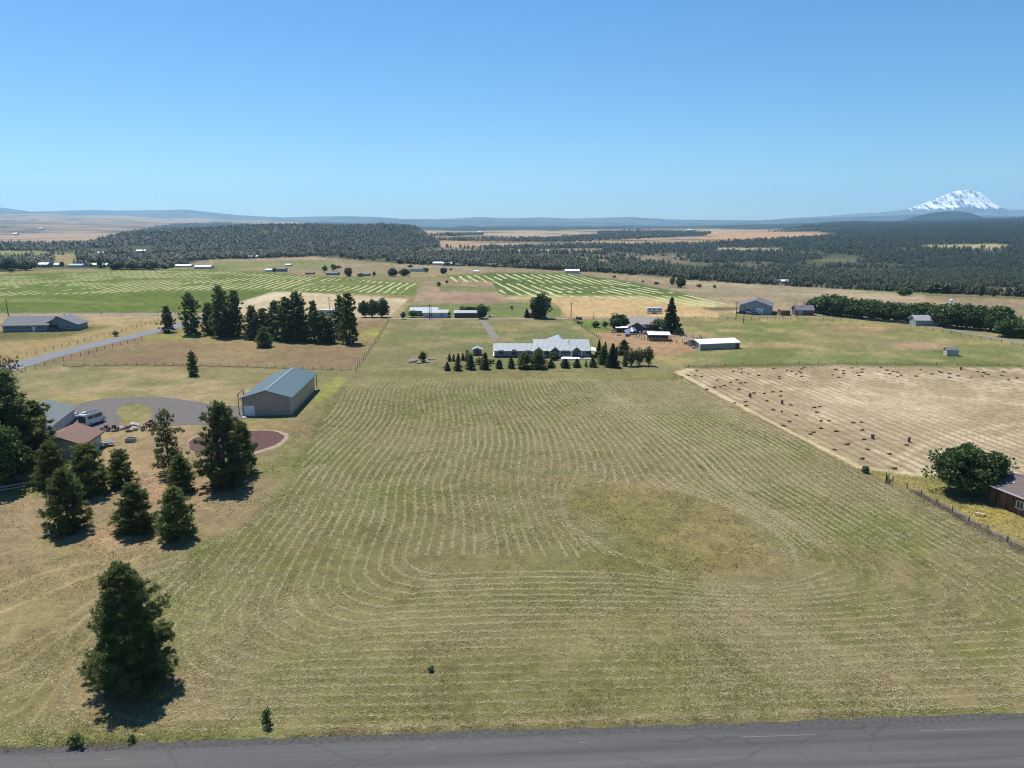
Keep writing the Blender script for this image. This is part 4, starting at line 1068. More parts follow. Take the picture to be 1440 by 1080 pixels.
# ------------------------------------------------------------------ cut straw lying in rows on the mown field
P, D = ROWP, ROWD
qx, qy = proj(P[:, 0], P[:, 1], 0 * P[:, 0])
inside = sdf_poly(qx, qy, MOWN) < 0
inside &= ~((np.abs(qx - 590) < 40) & (qy < 530))
dens = (0.32 + 1.2 * (fbm(P[:, 0], P[:, 1], 1.4, 2, 26) - 0.5)) + 1.25 * (fbm(P[:, 0], P[:, 1], 6, 3, 25) - 0.28) + 1.0 * (fbm(P[:, 0], P[:, 1], 20, 3, 78) - 0.5)
rs = np.random.default_rng(9)
keep = inside & (rs.random(len(P)) < dens)
P, D = P[keep], D[keep]; D = D / np.maximum(np.linalg.norm(D, axis=1), 1e-6)[:, None]
def straw(P, D, rep, wid, ln, spread, wt=0.05):
    n = len(P) * rep
    PP = np.repeat(P, rep, 0); DD = np.repeat(D, rep, 0)
    dist = np.hypot(PP[:, 0], PP[:, 1]); f = np.clip(dist / 75, 0.75, 2.0)
    nrm = np.stack([-DD[:, 1], DD[:, 0]], 1)
    PP = PP + nrm * (rs.normal(0, wid, n))[:, None] + DD * rs.normal(0, 0.2, n)[:, None]
    a = np.arctan2(DD[:, 1], DD[:, 0]) + rs.normal(0, spread, n)
    L = ln * rs.uniform(0.5, 1.4, n); Wt = wt * rs.uniform(0.6, 1.5, n) * f
    d3 = np.stack([np.cos(a), np.sin(a), rs.normal(0, 0.12, n)], 1); u3 = np.stack([-np.sin(a), np.cos(a), rs.normal(0, 0.25, n)], 1)
    base = np.stack([PP[:, 0], PP[:, 1], 0.03 + 0.05 * rs.random(n)], 1)
    A = base - u3 * (Wt / 2)[:, None]; B = base + u3 * (Wt / 2)[:, None]
    V = np.stack([A - d3 * (L / 2)[:, None], B - d3 * (L * 0.35)[:, None], B + d3 * (L / 2)[:, None], A + d3 * (L * 0.4)[:, None]], 1).reshape(-1, 3)
    return V
m_, t_, b_ = newmat('dry_straw')
ge = t_.nodes.new('ShaderNodeNewGeometry'); mxs = t_.nodes.new('ShaderNodeMix'); mxs.data_type = 'RGBA'
mxs.inputs[6].default_value = (*alb(166, 155, 112), 1); mxs.inputs[7].default_value = (*alb(226, 212, 168), 1)
t_.links.new(ge.outputs['Random Per Island'], mxs.inputs[0]); t_.links.new(mxs.outputs[2], b_.inputs['Base Color']); b_.inputs['Roughness'].default_value = 0.9
M['straw'] = m_
V1 = straw(P, D, 5, 0.16, 0.24, 0.55, 0.033)
# loose litter between the rows, thicker in the browner patches
N = 520000
lx = rs.uniform(-75, 110, N); ly = rs.uniform(50, 185, N)
qx, qy = proj(lx, ly, 0 * lx)
il = (sdf_poly(qx, qy, MAIN) < -2) & ((lx - mid.x) * rn.x + (ly - mid.y) * rn.y < -0.3) & (sdf_poly(qx, qy, ISL) > 0) & (rs.random(N) < np.clip((fbm(lx, ly, 5, 3, 35) - 0.42) * 3.2 + (fbm(lx, ly, 28, 3, 36) - 0.48) * 2.0, 0.02, 1) * np.clip(130 / ly - 0.45, 0.2, 1))
aa = rs.random(il.sum()) * 6.28
V2 = straw(np.stack([lx[il], ly[il]], 1), np.stack([np.cos(aa), np.sin(aa)], 1), 1, 0.2, 0.24, 1.0, 0.034)
V = np.concatenate([V1, V2]); print('straw quads', len(V) // 4)
tag(link('cut_straw', fast_mesh('cut_straw', V, np.arange(len(V)).reshape(-1, 4), M['straw'])), 'pale cut straw lying in curved rows on the mown field', 'straw', kind='stuff')

# ---- short grass and weeds standing in the near fields
def blades(X, Y, Z, h, wdt, rep, lean=0.35):
    n = len(X) * rep
    B = np.stack([np.repeat(X, rep), np.repeat(Y, rep), np.repeat(Z, rep)], 1); B[:, :2] += rs.normal(0, 0.12, (n, 2))
    a = rs.random(n) * 6.28; hh = np.repeat(h, rep) * rs.uniform(0.6, 1.3, n); ww = np.repeat(wdt, rep) * rs.uniform(0.6, 1.3, n)
    u = np.stack([np.cos(a), np.sin(a), 0 * a], 1); tip = np.stack([rs.normal(0, lean, n), rs.normal(0, lean, n), np.ones(n)], 1)
    return np.stack([B - u * ww[:, None] / 2, B + u * ww[:, None] / 2, B + tip * hh[:, None]], 1).reshape(-1, 3)
M['grass'] = mat_leaf('short_grass', alb(112, 118, 66), alb(158, 150, 104), 0.15, 0.12, 0.8)
M['rough'] = mat_leaf('rough_dry_grass', alb(172, 160, 114), alb(192, 176, 132), 0.2, 0.12, 0.8)
N = 120000
ly = 49 + 120 * rs.random(N) ** 1.7; lx = rs.uniform(-0.80, 0.80, N) * ly
qx, qy = proj(lx, ly, 0 * lx)
il = (sdf_poly(qx, qy, [(-80, 1058), (-80, 700), (420, 600), (480, 530), (950, 530), (1215, 662), (1520, 800), (1520, 998), (720, 1024)]) < 0) & (rs.random(N) < np.clip(0.25 + (fbm(lx, ly, 7, 3, 44) - 0.45) * 3.0, 0.03, 1)) & (sdf_poly(qx, qy, [(262, 622), (280, 610), (405, 605), (407, 618), (310, 646)]) > 0)
lx, ly = lx[il], ly[il]
V = blades(lx, ly, 0 * lx, np.full(len(lx), 0.13), 0.05 * np.clip(ly / 70, 0.8, 2), 3)
tag(link('grass', fast_mesh('grass', V, np.arange(len(V)).reshape(-1, 3), M['grass'])), 'short green and dry grass on the near fields', 'grass', kind='stuff')
# taller rough grass: the uncut patch, the verge and the strip by the brown house
rs = np.random.default_rng(10)
def fill(poly, n, margin=1.0):
    Q = np.array([tuple(G(*p).xy) for p in poly]); lo, hi = Q.min(0), Q.max(0)
    x = rs.uniform(lo[0], hi[0], n); y = rs.uniform(lo[1], hi[1], n)
    qx, qy = proj(x, y, 0 * x)
    k = sdf_poly(qx + rs.normal(0, 4, n), qy + rs.normal(0, 2, n), poly) < 0
    return x[k], y[k]
M['weed'] = mat_leaf('green_weeds', alb(140, 150, 76), alb(176, 172, 104), 0.15, 0.2, 0.8)
X1, Y1 = fill(ISL, 26000)
k = rs.random(len(X1)) < 0.10 + 0.2 * sstep(0.4, 0.62, fbm(X1, Y1, 3, 3, 46)); X1, Y1 = X1[k], Y1[k]
X2, Y2 = fill([(1215, 660), (1260, 667), (1330, 676), (1400, 700), (1500, 740), (1500, 800), (1400, 755), (1290, 705)], 6000)
X3, Y3 = fill([(-80, 1052), (300, 1036), (720, 1018), (1100, 1004), (1500, 994), (1500, 1002), (1100, 1009), (720, 1025), (300, 1046), (-80, 1063)], 26000)
k3 = rs.random(len(X3)) < 0.1 + sstep(0.4, 0.65, fbm(X3, Y3, 3, 3, 47)); X3, Y3 = X3[k3], Y3[k3]
V = np.concatenate([blades(X1, Y1, 0 * X1, np.full(len(X1), 0.25), np.full(len(X1), 0.07), 2, 1.6), blades(X2, Y2, 0 * X2, np.full(len(X2), 0.22), np.full(len(X2), 0.08), 2, 1.5), blades(X3, Y3, 0 * X3, np.full(len(X3), 0.20), np.full(len(X3), 0.05), 3, 1.1)])
tag(link('dry_grass', fast_mesh('dry_grass', V, np.arange(len(V)).reshape(-1, 3), M['rough'])), 'taller yellowish grass of the uncut patch and the verges', 'grass', kind='stuff')

# ---- windrows of hay on the far green fields
def windrows(name, label, lines, mat, width=1.1, thr=0.36):
    V = []; Fc = []
    for pts in lines:
        P = resample(pts, 4.0)
        if len(P) < 3: continue
        P = P + (np.stack([fbm(P[:, 0], P[:, 1], 26, 2, 55), fbm(P[:, 0], P[:, 1], 26, 2, 56)], 1) - 0.5) * 3.0
        d = unit(np.gradient(P, axis=0)); nr_ = np.stack([-d[:, 1], d[:, 0]], 1)
        z = terr(P[:, 0], P[:, 1])
        w_ = width * (0.35 + 1.3 * fbm(P[:, 0], P[:, 1], 20, 3, 57))
        ok = fbm(P[:, 0], P[:, 1], 26, 3, 58) > thr + 0.10 * sstep(-150, -420, P[:, 0])
        for i in range(len(P) - 1):
            if not ok[i]: continue
            n = len(V)
            for q in (i, i + 1):
                a = P[q] - nr_[q] * w_[q] / 2; b = P[q] + nr_[q] * w_[q] / 2
                V += [(*a, z[q] + 0.03), (*P[q], z[q] + 0.13), (*b, z[q] + 0.03)]
            Fc += [(n, n + 3, n + 4, n + 1), (n + 1, n + 4, n + 5, n + 2)]
    o = link(name, fast_mesh(name, V, np.array(Fc)[:, ::-1], mat)); tag(o, label, 'hay', kind='stuff'); return o
M['windrow'] = mat_plain('pale_hay', alb(208, 206, 148), 0.95, 0.2, 0.3)
lines = []
def clip_line(f, y0, y1, poly):
    Y = np.arange(y0, y1, 3.0); X = f(Y); q = proj(X, Y, terr(X, Y))
    ins = sdf_poly(q[0], q[1], poly) < -0.5
    run = []
    for a, b, k in zip(X, Y, ins):
        if k: run.append((a, b))
        elif run:
            lines.append(run); run = []
    if run: lines.append(run)
LROW = [(-80, 390), (180, 381), (300, 380), (450, 389), (598, 399), (610, 407), (602, 415), (420, 409), (250, 408), (150, 413), (-80, 419)]
for k in range(150):
    x0 = -72 - 5.4 * k
    clip_line(lambda Y, x0=x0: x0 * (1 + 0.0000 * Y) - 0.00042 * abs(x0) * (Y - 430) * (1 if x0 < -150 else 0.35), 380, 900, LROW)
windrows('hay_windrows', 'pale windrows curving over the big green hay field', lines, M['windrow'], 1.4, 0.40)
lines = []
CROW = [(622, 389), (700, 384.5), (800, 385.5), (880, 396), (960, 413), (1030, 428), (1000, 434), (900, 423), (800, 418.5), (745, 419), (705, 412), (695, 398), (640, 397)]
for k in range(44):
    x0 = -40 + 7.2 * k
    clip_line(lambda Y, x0=x0: x0 - 0.20 * (Y - 420) + 0.00012 * (Y - 420) ** 2, 360, 760, CROW)
windrows('hay_windrows', 'pale windrows fanning over the green middle hay field', lines, M['windrow'], 2.2)

# ---- bales dropped on the stubble
def bale_mesh():
    import bmesh
    bm = bmesh.new(); bmesh.ops.create_cube(bm, size=1.0)
    bmesh.ops.scale(bm, vec=(1.35, 0.75, 0.62), verts=bm.verts)
    bmesh.ops.subdivide_edges(bm, edges=bm.edges[:], cuts=3, use_grid_fill=True)
    for v in bm.verts:
        s = fbm(v.co.x * 3 + 9, v.co.y * 3 + v.co.z * 5, 0.4, 2, 4)
        v.co *= 0.93 + 0.14 * float(s)
    bmesh.ops.translate(bm, vec=(0, 0, 0.30), verts=bm.verts)
    me = bpy.data.meshes.new('hay_bale'); bm.to_mesh(me); bm.free()
    me.materials.append(M['bale']); return me
M['bale'] = mat_plain('baled_hay', (0.105, 0.086, 0.054), 0.95, 0.35, 4, stretch=(1, 4, 4))
BM = bale_mesh()
flat = [(115,58),(108,80),(135,83),(80,78),(55,85),(197,97),(155,135),(187,127),(210,124),(226,120),(252,107),(278,96),(292,109),(311,108),(285,135),(262,62),(297,52),(297,66),(324,72),(365,78),(426,51),(449,83),(449,91),(480,58),(498,61),(517,73),(540,52),(550,45),(538,68),(540,83),(530,63),(664,76),(690,86),(677,55),(709,60),(709,71),(741,48),(785,53),(782,65),(764,68),(771,79),(860,46),(884,57),(910,62),(928,65),(896,72),(928,84),(942,78),(1002,81),(1022,54),(1065,73),(1097,63),(1106,68),(1138,71),(1137,86),(1172,80),(1225,86),(1253,64),(1275,66),(1283,72),(1296,75),(1271,81),(1357,64),(1350,78),(1376,95),(1412,88),
 (347,150),(388,151),(421,145),(455,143),(454,162),(398,181),(495,198),(311,185),(314,201),(268,190),(424,218),(459,224),(518,239),(591,208),(612,205),(600,228),(618,262),(650,262),(490,265),(466,282),(588,308),(575,316),(617,293),(680,305),(748,270),(781,268),(785,299),(792,338),(725,357),(807,378),(673,379),(785,415),(895,396),(964,360),(915,455),(1410,453)]
tall = [(332,165),(461,193),(828,334),(975,346),(1185,54)]
for i, (cx, cy) in enumerate(flat + tall):
    up = i >= len(flat)
    P = G(940 + cx / 2.88, 500 + cy / 2.88 + 1.2)
    o = link('hay_bale', BM); o.location = P
    lone = i == len(flat) - 1
    tag(o, 'dark hay bale standing on end on the tan stubble' if up else 'lone hay bale behind the large round bush' if lone else 'dark rectangular hay bale lying flat on the tan stubble', 'hay bale',
        None if lone else 'hay bales standing on end' if up else 'hay bales lying on the stubble')
    if up:
        o.rotation_euler = (0, R(90), random.uniform(-0.5, 0.5)); o.location.z += 0.66; o.location.x -= 0.3
        o.scale = (0.80, 0.7, 0.7); o.location.z -= 0.22
    else:
        o.rotation_euler = (0, 0, random.gauss(0.0, 0.5)); s = random.uniform(0.46, 0.6); o.scale = (s * 1.1, s, s * 0.8)
# ------------------------------------------------------------------ buildings
def roofmat(c, name='roof_shingle', rough=0.85): return mat_plain(name, c, rough, 0.14, 1.2)
def front(a, b):
    A = G(*a); B = G(*b); d = B - A; d.z = 0
    yaw = math.atan2(d.y, d.x)
    return A, B, d.length, yaw
def ground_of(x, y): return float(terr(x, y))
def window(parent, c, w, h, face, frame='white', proud=0.03):
    """a framed window on a wall whose outward side is -y, +y, -x or +x of the house"""
    ax = {'-y': (0, -1), '+y': (0, 1), '-x': (-1, 0), '+x': (1, 0)}[face]
    f = MB(); g = MB(); n = Vector((ax[0], ax[1], 0)); u = Vector((-ax[1], ax[0], 0)); c = Vector(c)
    def bx(mb, du, dz, wu, hz, off, th):
        p = c + u * du + Vector((0, 0, dz)) + n * (off + th / 2)
        d = (abs(u.x) * wu + abs(n.x) * th, abs(u.y) * wu + abs(n.y) * th, hz)
        mb.box(p, d)
    t = 0.10
    bx(f, 0, h / 2, w + 2 * t, t, 0.0, 0.05); bx(f, 0, -h / 2, w + 2 * t, t, 0.0, 0.07)
    for s in (-1, 1): bx(f, s * (w / 2 + t / 2), 0, t, h - t, 0.0, 0.05)
    bx(f, 0, 0, 0.05, h - t, 0.02, 0.03)
    fo = f.build('window', M[frame], parent)
    bx(g, 0, 0, w, h - t, 0.005, 0.015)
    g.build('pane', M['glass'], fo)
def door(parent, c, w, h, face, mat='white'):
    ax = {'-y': (0, -1), '+y': (0, 1), '-x': (-1, 0), '+x': (1, 0)}[face]
    n = Vector((ax[0], ax[1], 0)); c = Vector(c)
    d = (abs(ax[1]) * w + abs(ax[0]) * 0.06, abs(ax[0]) * w + abs(ax[1]) * 0.06, h)
    o = MB().box(c + n * 0.03, d).build('door', M[mat] if isinstance(mat, str) else mat, parent)
    u = Vector((-ax[1], ax[0], 0))
    MB().box(c + n * 0.09 + u * w * 0.38, (0.08, 0.08, 0.08)).build('handle', M['steel'], o)
    return o
def gable(name, label, cat, loc, yaw, L, Wd, eave, rise, over, wallm, roofm, trim='white', asym=0.0, group=None, ends=None):
    """walls with gable ends, and two roof slopes; the ridge runs along x"""
    o = thing(name, label, cat, loc, yaw, group)
    x, y = L / 2, Wd / 2; ry = asym
    w = MB()
    v = [(-x, -y, -0.3), (x, -y, -0.3), (x, y, -0.3), (-x, y, -0.3), (-x, -y, eave), (x, -y, eave), (x, y, eave), (-x, y, eave), (-x, ry, eave + rise), (x, ry, eave + rise)]
    w.v = v; w.f = [(0, 1, 5, 4), (2, 3, 7, 6), (1, 2, 6, 9, 5), (3, 0, 4, 8, 7)]
    w.build('wall', wallm, o)
    r = MB(); ox = over; th = 0.14
    for s in (-1, 1):
        ye = s * y; sl = rise / abs(ye - ry)
        y2 = ye + s * over; z2 = eave - sl * over
        z0 = 0.02
        pts = [(-x - ox, y2, z2 + z0), (x + ox, y2, z2 + z0), (x + ox, ry, eave + rise + z0), (-x - ox, ry, eave + rise + z0)]
        if s > 0: pts = pts[::-1]
        r.slab(pts, (0, 0, th))
    ro = r.build('roof', roofm, o)
    if trim:
        f = MB()
        for s in (-1, 1):
            sl = rise / abs(s * y - ry); y2 = s * (y + over); z2 = eave - sl * over
            f.box((0, y2 + s * 0.02, z2 + 0.06), (L + 2 * ox, 0.035, 0.20))
        for e_ in (-1, 1):
            for s in (-1, 1):
                sl = rise / abs(s * y - ry); y2 = s * (y + over); z2 = eave - sl * over
                X = e_ * (x + ox + 0.02)
                f.slab([(X - 0.018, y2, z2 - 0.03), (X + 0.018, y2, z2 - 0.03), (X + 0.018, ry, eave + rise - 0.03), (X - 0.018, ry, eave + rise - 0.03)], (0, 0, 0.20))
        f.build('fascia', M[trim] if isinstance(trim, str) else trim, o)
    return o, ro

# ---- steel barn by the gravel drive
A = G(341, 585); B = G(410.5, 583.5); Cc = G(443, 549)
ux = (B - A).normalized(); uy = Vector((-ux.y, ux.x, 0))
Wb = (B - A).length; Lb = (Cc - B).length
yb = math.atan2(uy.y, uy.x)
dirL = (Cc - B).normalized()
yawb = math.atan2(dirL.y, dirL.x)           # ridge runs away from the near wall
wv = Vector((dirL.y, -dirL.x, 0))           # to the right of the ridge
Wb = abs((B - A).dot(wv))
eave = zat(559, B.y) - 0
ctr = B - wv * Wb / 2 + dirL * (Lb / 2); ctr.z = 0
M['barnwall'] = mat_ribbed('tan_steel_siding', (0.32, 0.265, 0.215), 0.3, 0, 0.5, 0.3, 0.08)
M['barnwall2'] = M['barnwall']
M['barnroof'] = mat_ribbed('blue_green_steel_roof', (0.042, 0.080, 0.090), 0.45, 0, 0.5, 0.4, 0.08, 0.5)
M['barntrim'] = mat_plain('blue_green_trim', (0.10, 0.18, 0.21), 0.5, 0.06, 1)
rise_b = zat(549.5, ctr.y - Lb / 2 * dirL.y) - eave
print('barn', Wb, Lb, eave, rise_b)
bo, br = gable('barn', 'long tan metal barn with a blue green roof beside the gravel drive', 'barn', ctr, yawb, Lb, Wb, eave, max(rise_b, 1.2), 0.35, M['barnwall'], M['barnroof'], M['barntrim'])
MB().box((0, 0, eave + max(rise_b, 1.2) + 0.17), (Lb + 0.7, 0.4, 0.08)).build('ridge_cap', mat_plain('pale_blue_trim', (0.17, 0.22, 0.24), 0.5, 0.06, 1), br)
x0 = -Lb / 2; y0 = Wb / 2
d_ = door(bo, (x0, y0 - 1.55, 1.15), 2.3, 2.3, '-x', 'white')
mb = MB()
for sy in (-1, 1): mb.box((x0 - 0.03, sy * (y0 - 0.06) , eave / 2), (0.06, 0.16, eave))
mb.build('corner_trim', mat_plain('pale_corner_trim', (0.5, 0.47, 0.42), 0.5, 0.05, 1), bo)
mb = MB()
mb.box((x0 - 0.02, 0, -0.02), (0.06, Wb, 0.25)); mb.build('base_trim', M['concrete'], bo)
# open bay past the far wall: roof carried on posts
rr = MB(); yy = Wb / 2 + 0.35; zz = eave - 0.12; zr = eave + max(rise_b, 1.2); xa = Lb / 2 + 0.36; xb = Lb / 2 + 2.4
rr.slab([(xa, -yy, zz), (xb, -yy, zz), (xb, 0, zr), (xa, 0, zr)], (0, 0, 0.14)); rr.slab([(xa, 0, zr), (xb, 0, zr), (xb, yy, zz), (xa, yy, zz)], (0, 0, 0.14))
rr.build('bay_roof', M['barnroof'], bo)
for sy in (-1, 1): MB().box((xb - 0.2, sy * (yy - 0.3), eave / 2 - 0.1), (0.18, 0.18, eave - 0.05)).build('post', M['post'], bo)
# pipe frame at the left wall
fr = thing('pipe_frame', 'dark pipe frame standing at the tan barn corner', 'frame', ctr, yawb)
for k in (0, 1):
    yk = Wb / 2 + 0.9; xk = -Lb / 2 + 0.5 + 4.0 * k
    MB().tube((xk, yk, 0), (xk, yk, eave + 0.9), 0.08).build('post', M['pole'], fr)
MB().tube((-Lb / 2 + 0.2, Wb / 2 + 0.9, eave + 0.9), (-Lb / 2 + 5.4, Wb / 2 + 0.9, eave + 0.9), 0.09).build('beam', M['pole'], fr)
for xk in (-Lb / 2 + 0.9, -Lb / 2 + 4.1): MB().tube((xk, Wb / 2 + 0.9, eave + 0.2), (xk + 0.5, Wb / 2 + 0.9, eave + 0.88), 0.05).build('brace', M['pole'], fr)

# ---- grey roofed house and brown roofed garage at the left
M['greywall'] = mat_ribbed('pale_grey_siding', (0.40, 0.41, 0.41), 0.22, 2, 0.7, 0.3, 0.05)
A = G(76, 613); B = G(103, 591)
d = (B - A); d.z = 0; L = d.length; d.normalize(); nl = Vector((-d.y, d.x, 0))
ev = zat(575, B.y)
L2 = L + 6.0
c = A + d * (L2 / 2 - 3.4) + nl * 5.0; c.z = 0
M['greyroof'] = roofmat((0.105, 0.125, 0.125))
ho, hr = gable('house', 'pale grey house with a grey green roof half hidden by shady trees', 'house', c, math.atan2(d.y, d.x), L2 - 2, 10.0, ev, 1.9, 0.5, M['greywall'], M['greyroof'], mat_plain('grey_trim', (0.3, 0.31, 0.31), 0.6, 0.1, 1))
xe = (L2 - 2) / 2
window(ho, (xe - 1.6, -5.0, ev - 1.3), 1.2, 1.3, '-y'); window(ho, (-xe + 4.2, -5.0, ev - 1.3), 1.0, 1.2, '-y'); window(ho, (-xe + 6.0, -5.0, ev - 1.3), 0.9, 1.2, '-y')
window(ho, (xe, -1.5, ev - 1.3), 1.4, 1.3, '+x')
MB().box((xe - 0.6, 2.2, ev + 1.2), (0.7, 0.5, 0.35)).build('vent', M['white'], hr)
MB().box((xe + 0.8, -4.2, 0.5), (1.2, 1.8, 1.0)).build('step', M['concrete'], ho)

ev = 2.75
N_, R_ = G(117, 627, ev), G(147, 607.5, ev)
d = R_ - N_; d.z = 0; L = d.length - 1.0; d.normalize(); nl = Vector((-d.y, d.x, 0))
Wg = 8.6
c = N_ + d * (L / 2 + 0.5) + nl * (Wg / 2 + 0.5); c.z = 0
M['greenwall'] = mat_ribbed('grey_green_siding', (0.34, 0.36, 0.31), 0.2, 2, 0.8, 0.3, 0.06)
M['brownroof'] = roofmat((0.15, 0.088, 0.07))
go_, gr_ = gable('garage', 'small grey green garage with a red brown roof', 'garage', c, math.atan2(d.y, d.x), L, Wg, ev + 0.2, 1.75, 0.5, M['greenwall'], M['brownroof'], mat_plain('brown_trim', (0.10, 0.07, 0.055), 0.7, 0.1, 1))
door(go_, (1.0, -Wg / 2, 1.05), 2.6, 2.1, '-y', mat_plain('grey_door', (0.42, 0.42, 0.40), 0.6, 0.1, 1))

# ---- camper van between them
def wheel(parent, c, r, wdt=0.22):
    w = MB(); w.tube((c[0], c[1] - wdt / 2, c[2]), (c[0], c[1] + wdt / 2, c[2]), r, r, 14); wo = w.build('wheel', M['black'], parent)
    k = MB(); k.tube((c[0], c[1] - wdt / 2 - 0.01, c[2]), (c[0], c[1] + wdt / 2 + 0.01, c[2]), r * 0.55, r * 0.55, 10); k.build('rim', M['steel'], wo)
def profile_body(name, prof, w, mat, parent, tumble=0.0, zt=1.0):
    m = MB(); n = len(prof)
    def yv(z): return w / 2 - tumble * max(0, z - zt)
    m.v = [(x, -yv(z), z) for x, z in prof] + [(x, yv(z), z) for x, z in prof]
    m.f = [tuple(range(n)), tuple(n + q for q in reversed(range(n)))] + [(i, n + i, n + (i + 1) % n, (i + 1) % n) for i in range(n)]
    return m.build(name, mat, parent)
def car(name, label, cat, P, yaw, paint, kind='sedan', s=1.0, group=None):
    o = thing(name, label, cat, P, yaw, group); o.scale = (s, s, s)
    if kind == 'pickup':
        body = [(-2.6, 0.45), (2.6, 0.45), (2.65, 0.95), (1.35, 1.08), (0.75, 1.75), (-0.5, 1.78), (-0.7, 1.1), (-2.62, 1.08)]
        side = [(0.0, 1.15), (1.05, 1.15), (0.65, 1.62), (0.0, 1.65)]; side2 = [(-0.55, 1.15), (-0.1, 1.15), (-0.1, 1.65), (-0.45, 1.65)]
        wind = ((1.36, 1.14), (0.80, 1.70))
    else:
        body = [(-2.2, 0.35), (2.2, 0.35), (2.25, 0.75), (1.1, 0.92), (0.45, 1.42), (-0.95, 1.44), (-1.75, 0.98), (-2.22, 0.92)]
        side = [(-0.05, 0.95), (0.9, 0.95), (0.40, 1.34), (-0.05, 1.36)]; side2 = [(-1.35, 0.97), (-0.15, 0.95), (-0.15, 1.36), (-0.85, 1.36)]
        wind = ((1.10, 0.96), (0.50, 1.39))
    profile_body('body', body, 1.85, paint, o, 0.25, 1.0)
    g = MB()
    for sy in (-1, 1):
        for q in (side, side2):
            p3 = [(x, sy * (0.925 - 0.25 * max(0, z - 1.0) + 0.012), z) for x, z in q]
            MB().poly(p3 if sy < 0 else p3[::-1]).build('window', M['glass'], o)
    (xa, za), (xb_, zb_) = wind
    g.poly([(xa + 0.03, -0.75, za), (xa + 0.03, 0.75, za), (xb_ + 0.03, 0.68, zb_), (xb_ + 0.03, -0.68, zb_)])
    g.build('windscreen', M['glass'], o)
    fx = 1.65 if kind == 'pickup' else 1.35
    for x in (-fx, fx):
        for sy in (-1, 1): wheel(o, (x, sy * 0.84, 0.36), 0.36)
    for sy in (-1, 1):
        MB().box((2.24 if kind != 'pickup' else 2.63, sy * 0.65, 0.72), (0.06, 0.35, 0.14)).build('headlight', M['white'], o)
    return o
M['whitepaint'] = mat_plain('white_car_paint', (0.55, 0.55, 0.55), 0.25, 0.04, 1, spec=0.5)
M['bluepaint'] = mat_plain('blue_grey_car_paint', (0.10, 0.15, 0.22), 0.25, 0.06, 1, spec=0.5)
M['darkpaint'] = mat_plain('dark_car_paint', (0.035, 0.037, 0.04), 0.25, 0.1, 1, spec=0.5)
M['blue'] = mat_plain('blue_tarp', (0.04, 0.085, 0.20), 0.5, 0.25, 2)
A = G(106, 603); B = G(134, 597)
yawv = R(76)
o = thing('camper_van', 'white camper van with a dark rear parked by the grey house', 'van', G(117, 601) + Vector((0.6, 2.6, 0)), yawv)
o.scale = (0.92, 1.05, 1.05)
profile_body('body', [(-2.9, 0.45), (2.9, 0.45), (2.95, 1.1), (2.2, 1.35), (1.75, 2.25), (1.3, 2.6), (-2.75, 2.65), (-2.92, 2.4)], 2.05, M['whitepaint'], o, 0.06, 1.2)
MB().box((-2.95, 0, 1.6), (0.06, 1.7, 1.3)).build('rear_window', M['glass'], o)
g = MB()
for sy in (-1, 1):
    for xa, xb_ in ((1.0, 1.75), (-0.6, 0.85), (-2.3, -0.8)): MB().box(((xa + xb_) / 2, sy * 1.0, 1.85), (xb_ - xa, 0.09, 0.6)).build('window', M['glass'], o)
g.poly([(2.24, -0.8, 1.42), (2.24, 0.8, 1.42), (1.80, 0.75, 2.22), (1.80, -0.75, 2.22)]); g.build('windscreen', M['glass'], o)
for x in (-1.7, 1.9):
    for sy in (-1, 1): wheel(o, (x, sy * 0.92, 0.38), 0.38)
MB().box((-0.3, 0, 2.72), (3.6, 1.3, 0.10)).build('roof_rack', M['darkpaint'], o)
MB().box((-1.6, 0.45, 2.80), (1.0, 0.7, 0.16)).build('roof_vent', M['whitepaint'], o)
o = thing('porch_cart', 'grey metal rack cart between the grey house and the camper van', 'cart', G(105, 589), 0.5)
MB().box((0, 0, 0.55), (1.8, 1.0, 0.15)).build('bed', M['steel'], o)
for x in (-0.8, 0.8): MB().tube((x, -0.45, 0.4), (x, -0.45, 1.7), 0.05).build('upright', M['pole'], o)
for x in (-0.6, 0.6): wheel(o, (x, -0.5, 0.25), 0.25, 0.14)

# ---- yard things strewn by the drive
def rockmesh(seed, s):
    import bmesh
    bm = bmesh.new(); bmesh.ops.create_icosphere(bm, subdivisions=2, radius=1)
    g = np.random.default_rng(seed)
    for v in bm.verts:
        k = 0.75 + 0.5 * float(vnoise(np.array([v.co.x * 1.7 + seed]), np.array([v.co.y * 1.7 + v.co.z * 2.3]), seed)[0])
        v.co = Vector((v.co.x * s[0] * k, v.co.y * s[1] * k, v.co.z * s[2] * k + s[2] * 0.35))
    me = bpy.data.meshes.new('rock'); bm.to_mesh(me); bm.free(); return me
M['limestone'] = mat_plain('pale_boulder', (0.46, 0.41, 0.33), 0.95, 0.25, 2)
M['redrock'] = mat_plain('red_rock', (0.20, 0.12, 0.10), 0.95, 0.3, 2)
M['mow'] = mat_plain('red_machine_paint', (0.12, 0.05, 0.04), 0.6, 0.3, 2)
for px, py, s, mt, lab in ((171, 604, 0.55, 'limestone', 'pale boulder first in the line edging the grass island'), (178, 602, 0.6, 'redrock', 'reddish boulder next to the pale one by the drive'), (187, 599, 0.6, 'limestone', 'tall pale boulder behind the line by the drive'),
    (188, 605, 0.6, 'limestone', 'large pale boulder closest to the wooden box'), (181, 607, 0.45, 'redrock', 'small brown boulder between the pale ones'), (193, 599, 0.45, 'limestone', 'small pale boulder at the island tip')):
    me = rockmesh(int(px), (s * 1.5, s * 1.2, s)); me.materials.append(M[mt])
    o = link('boulder', me); o.location = G(px, py); tag(o, lab, 'boulder', 'boulders by the gravel drive')
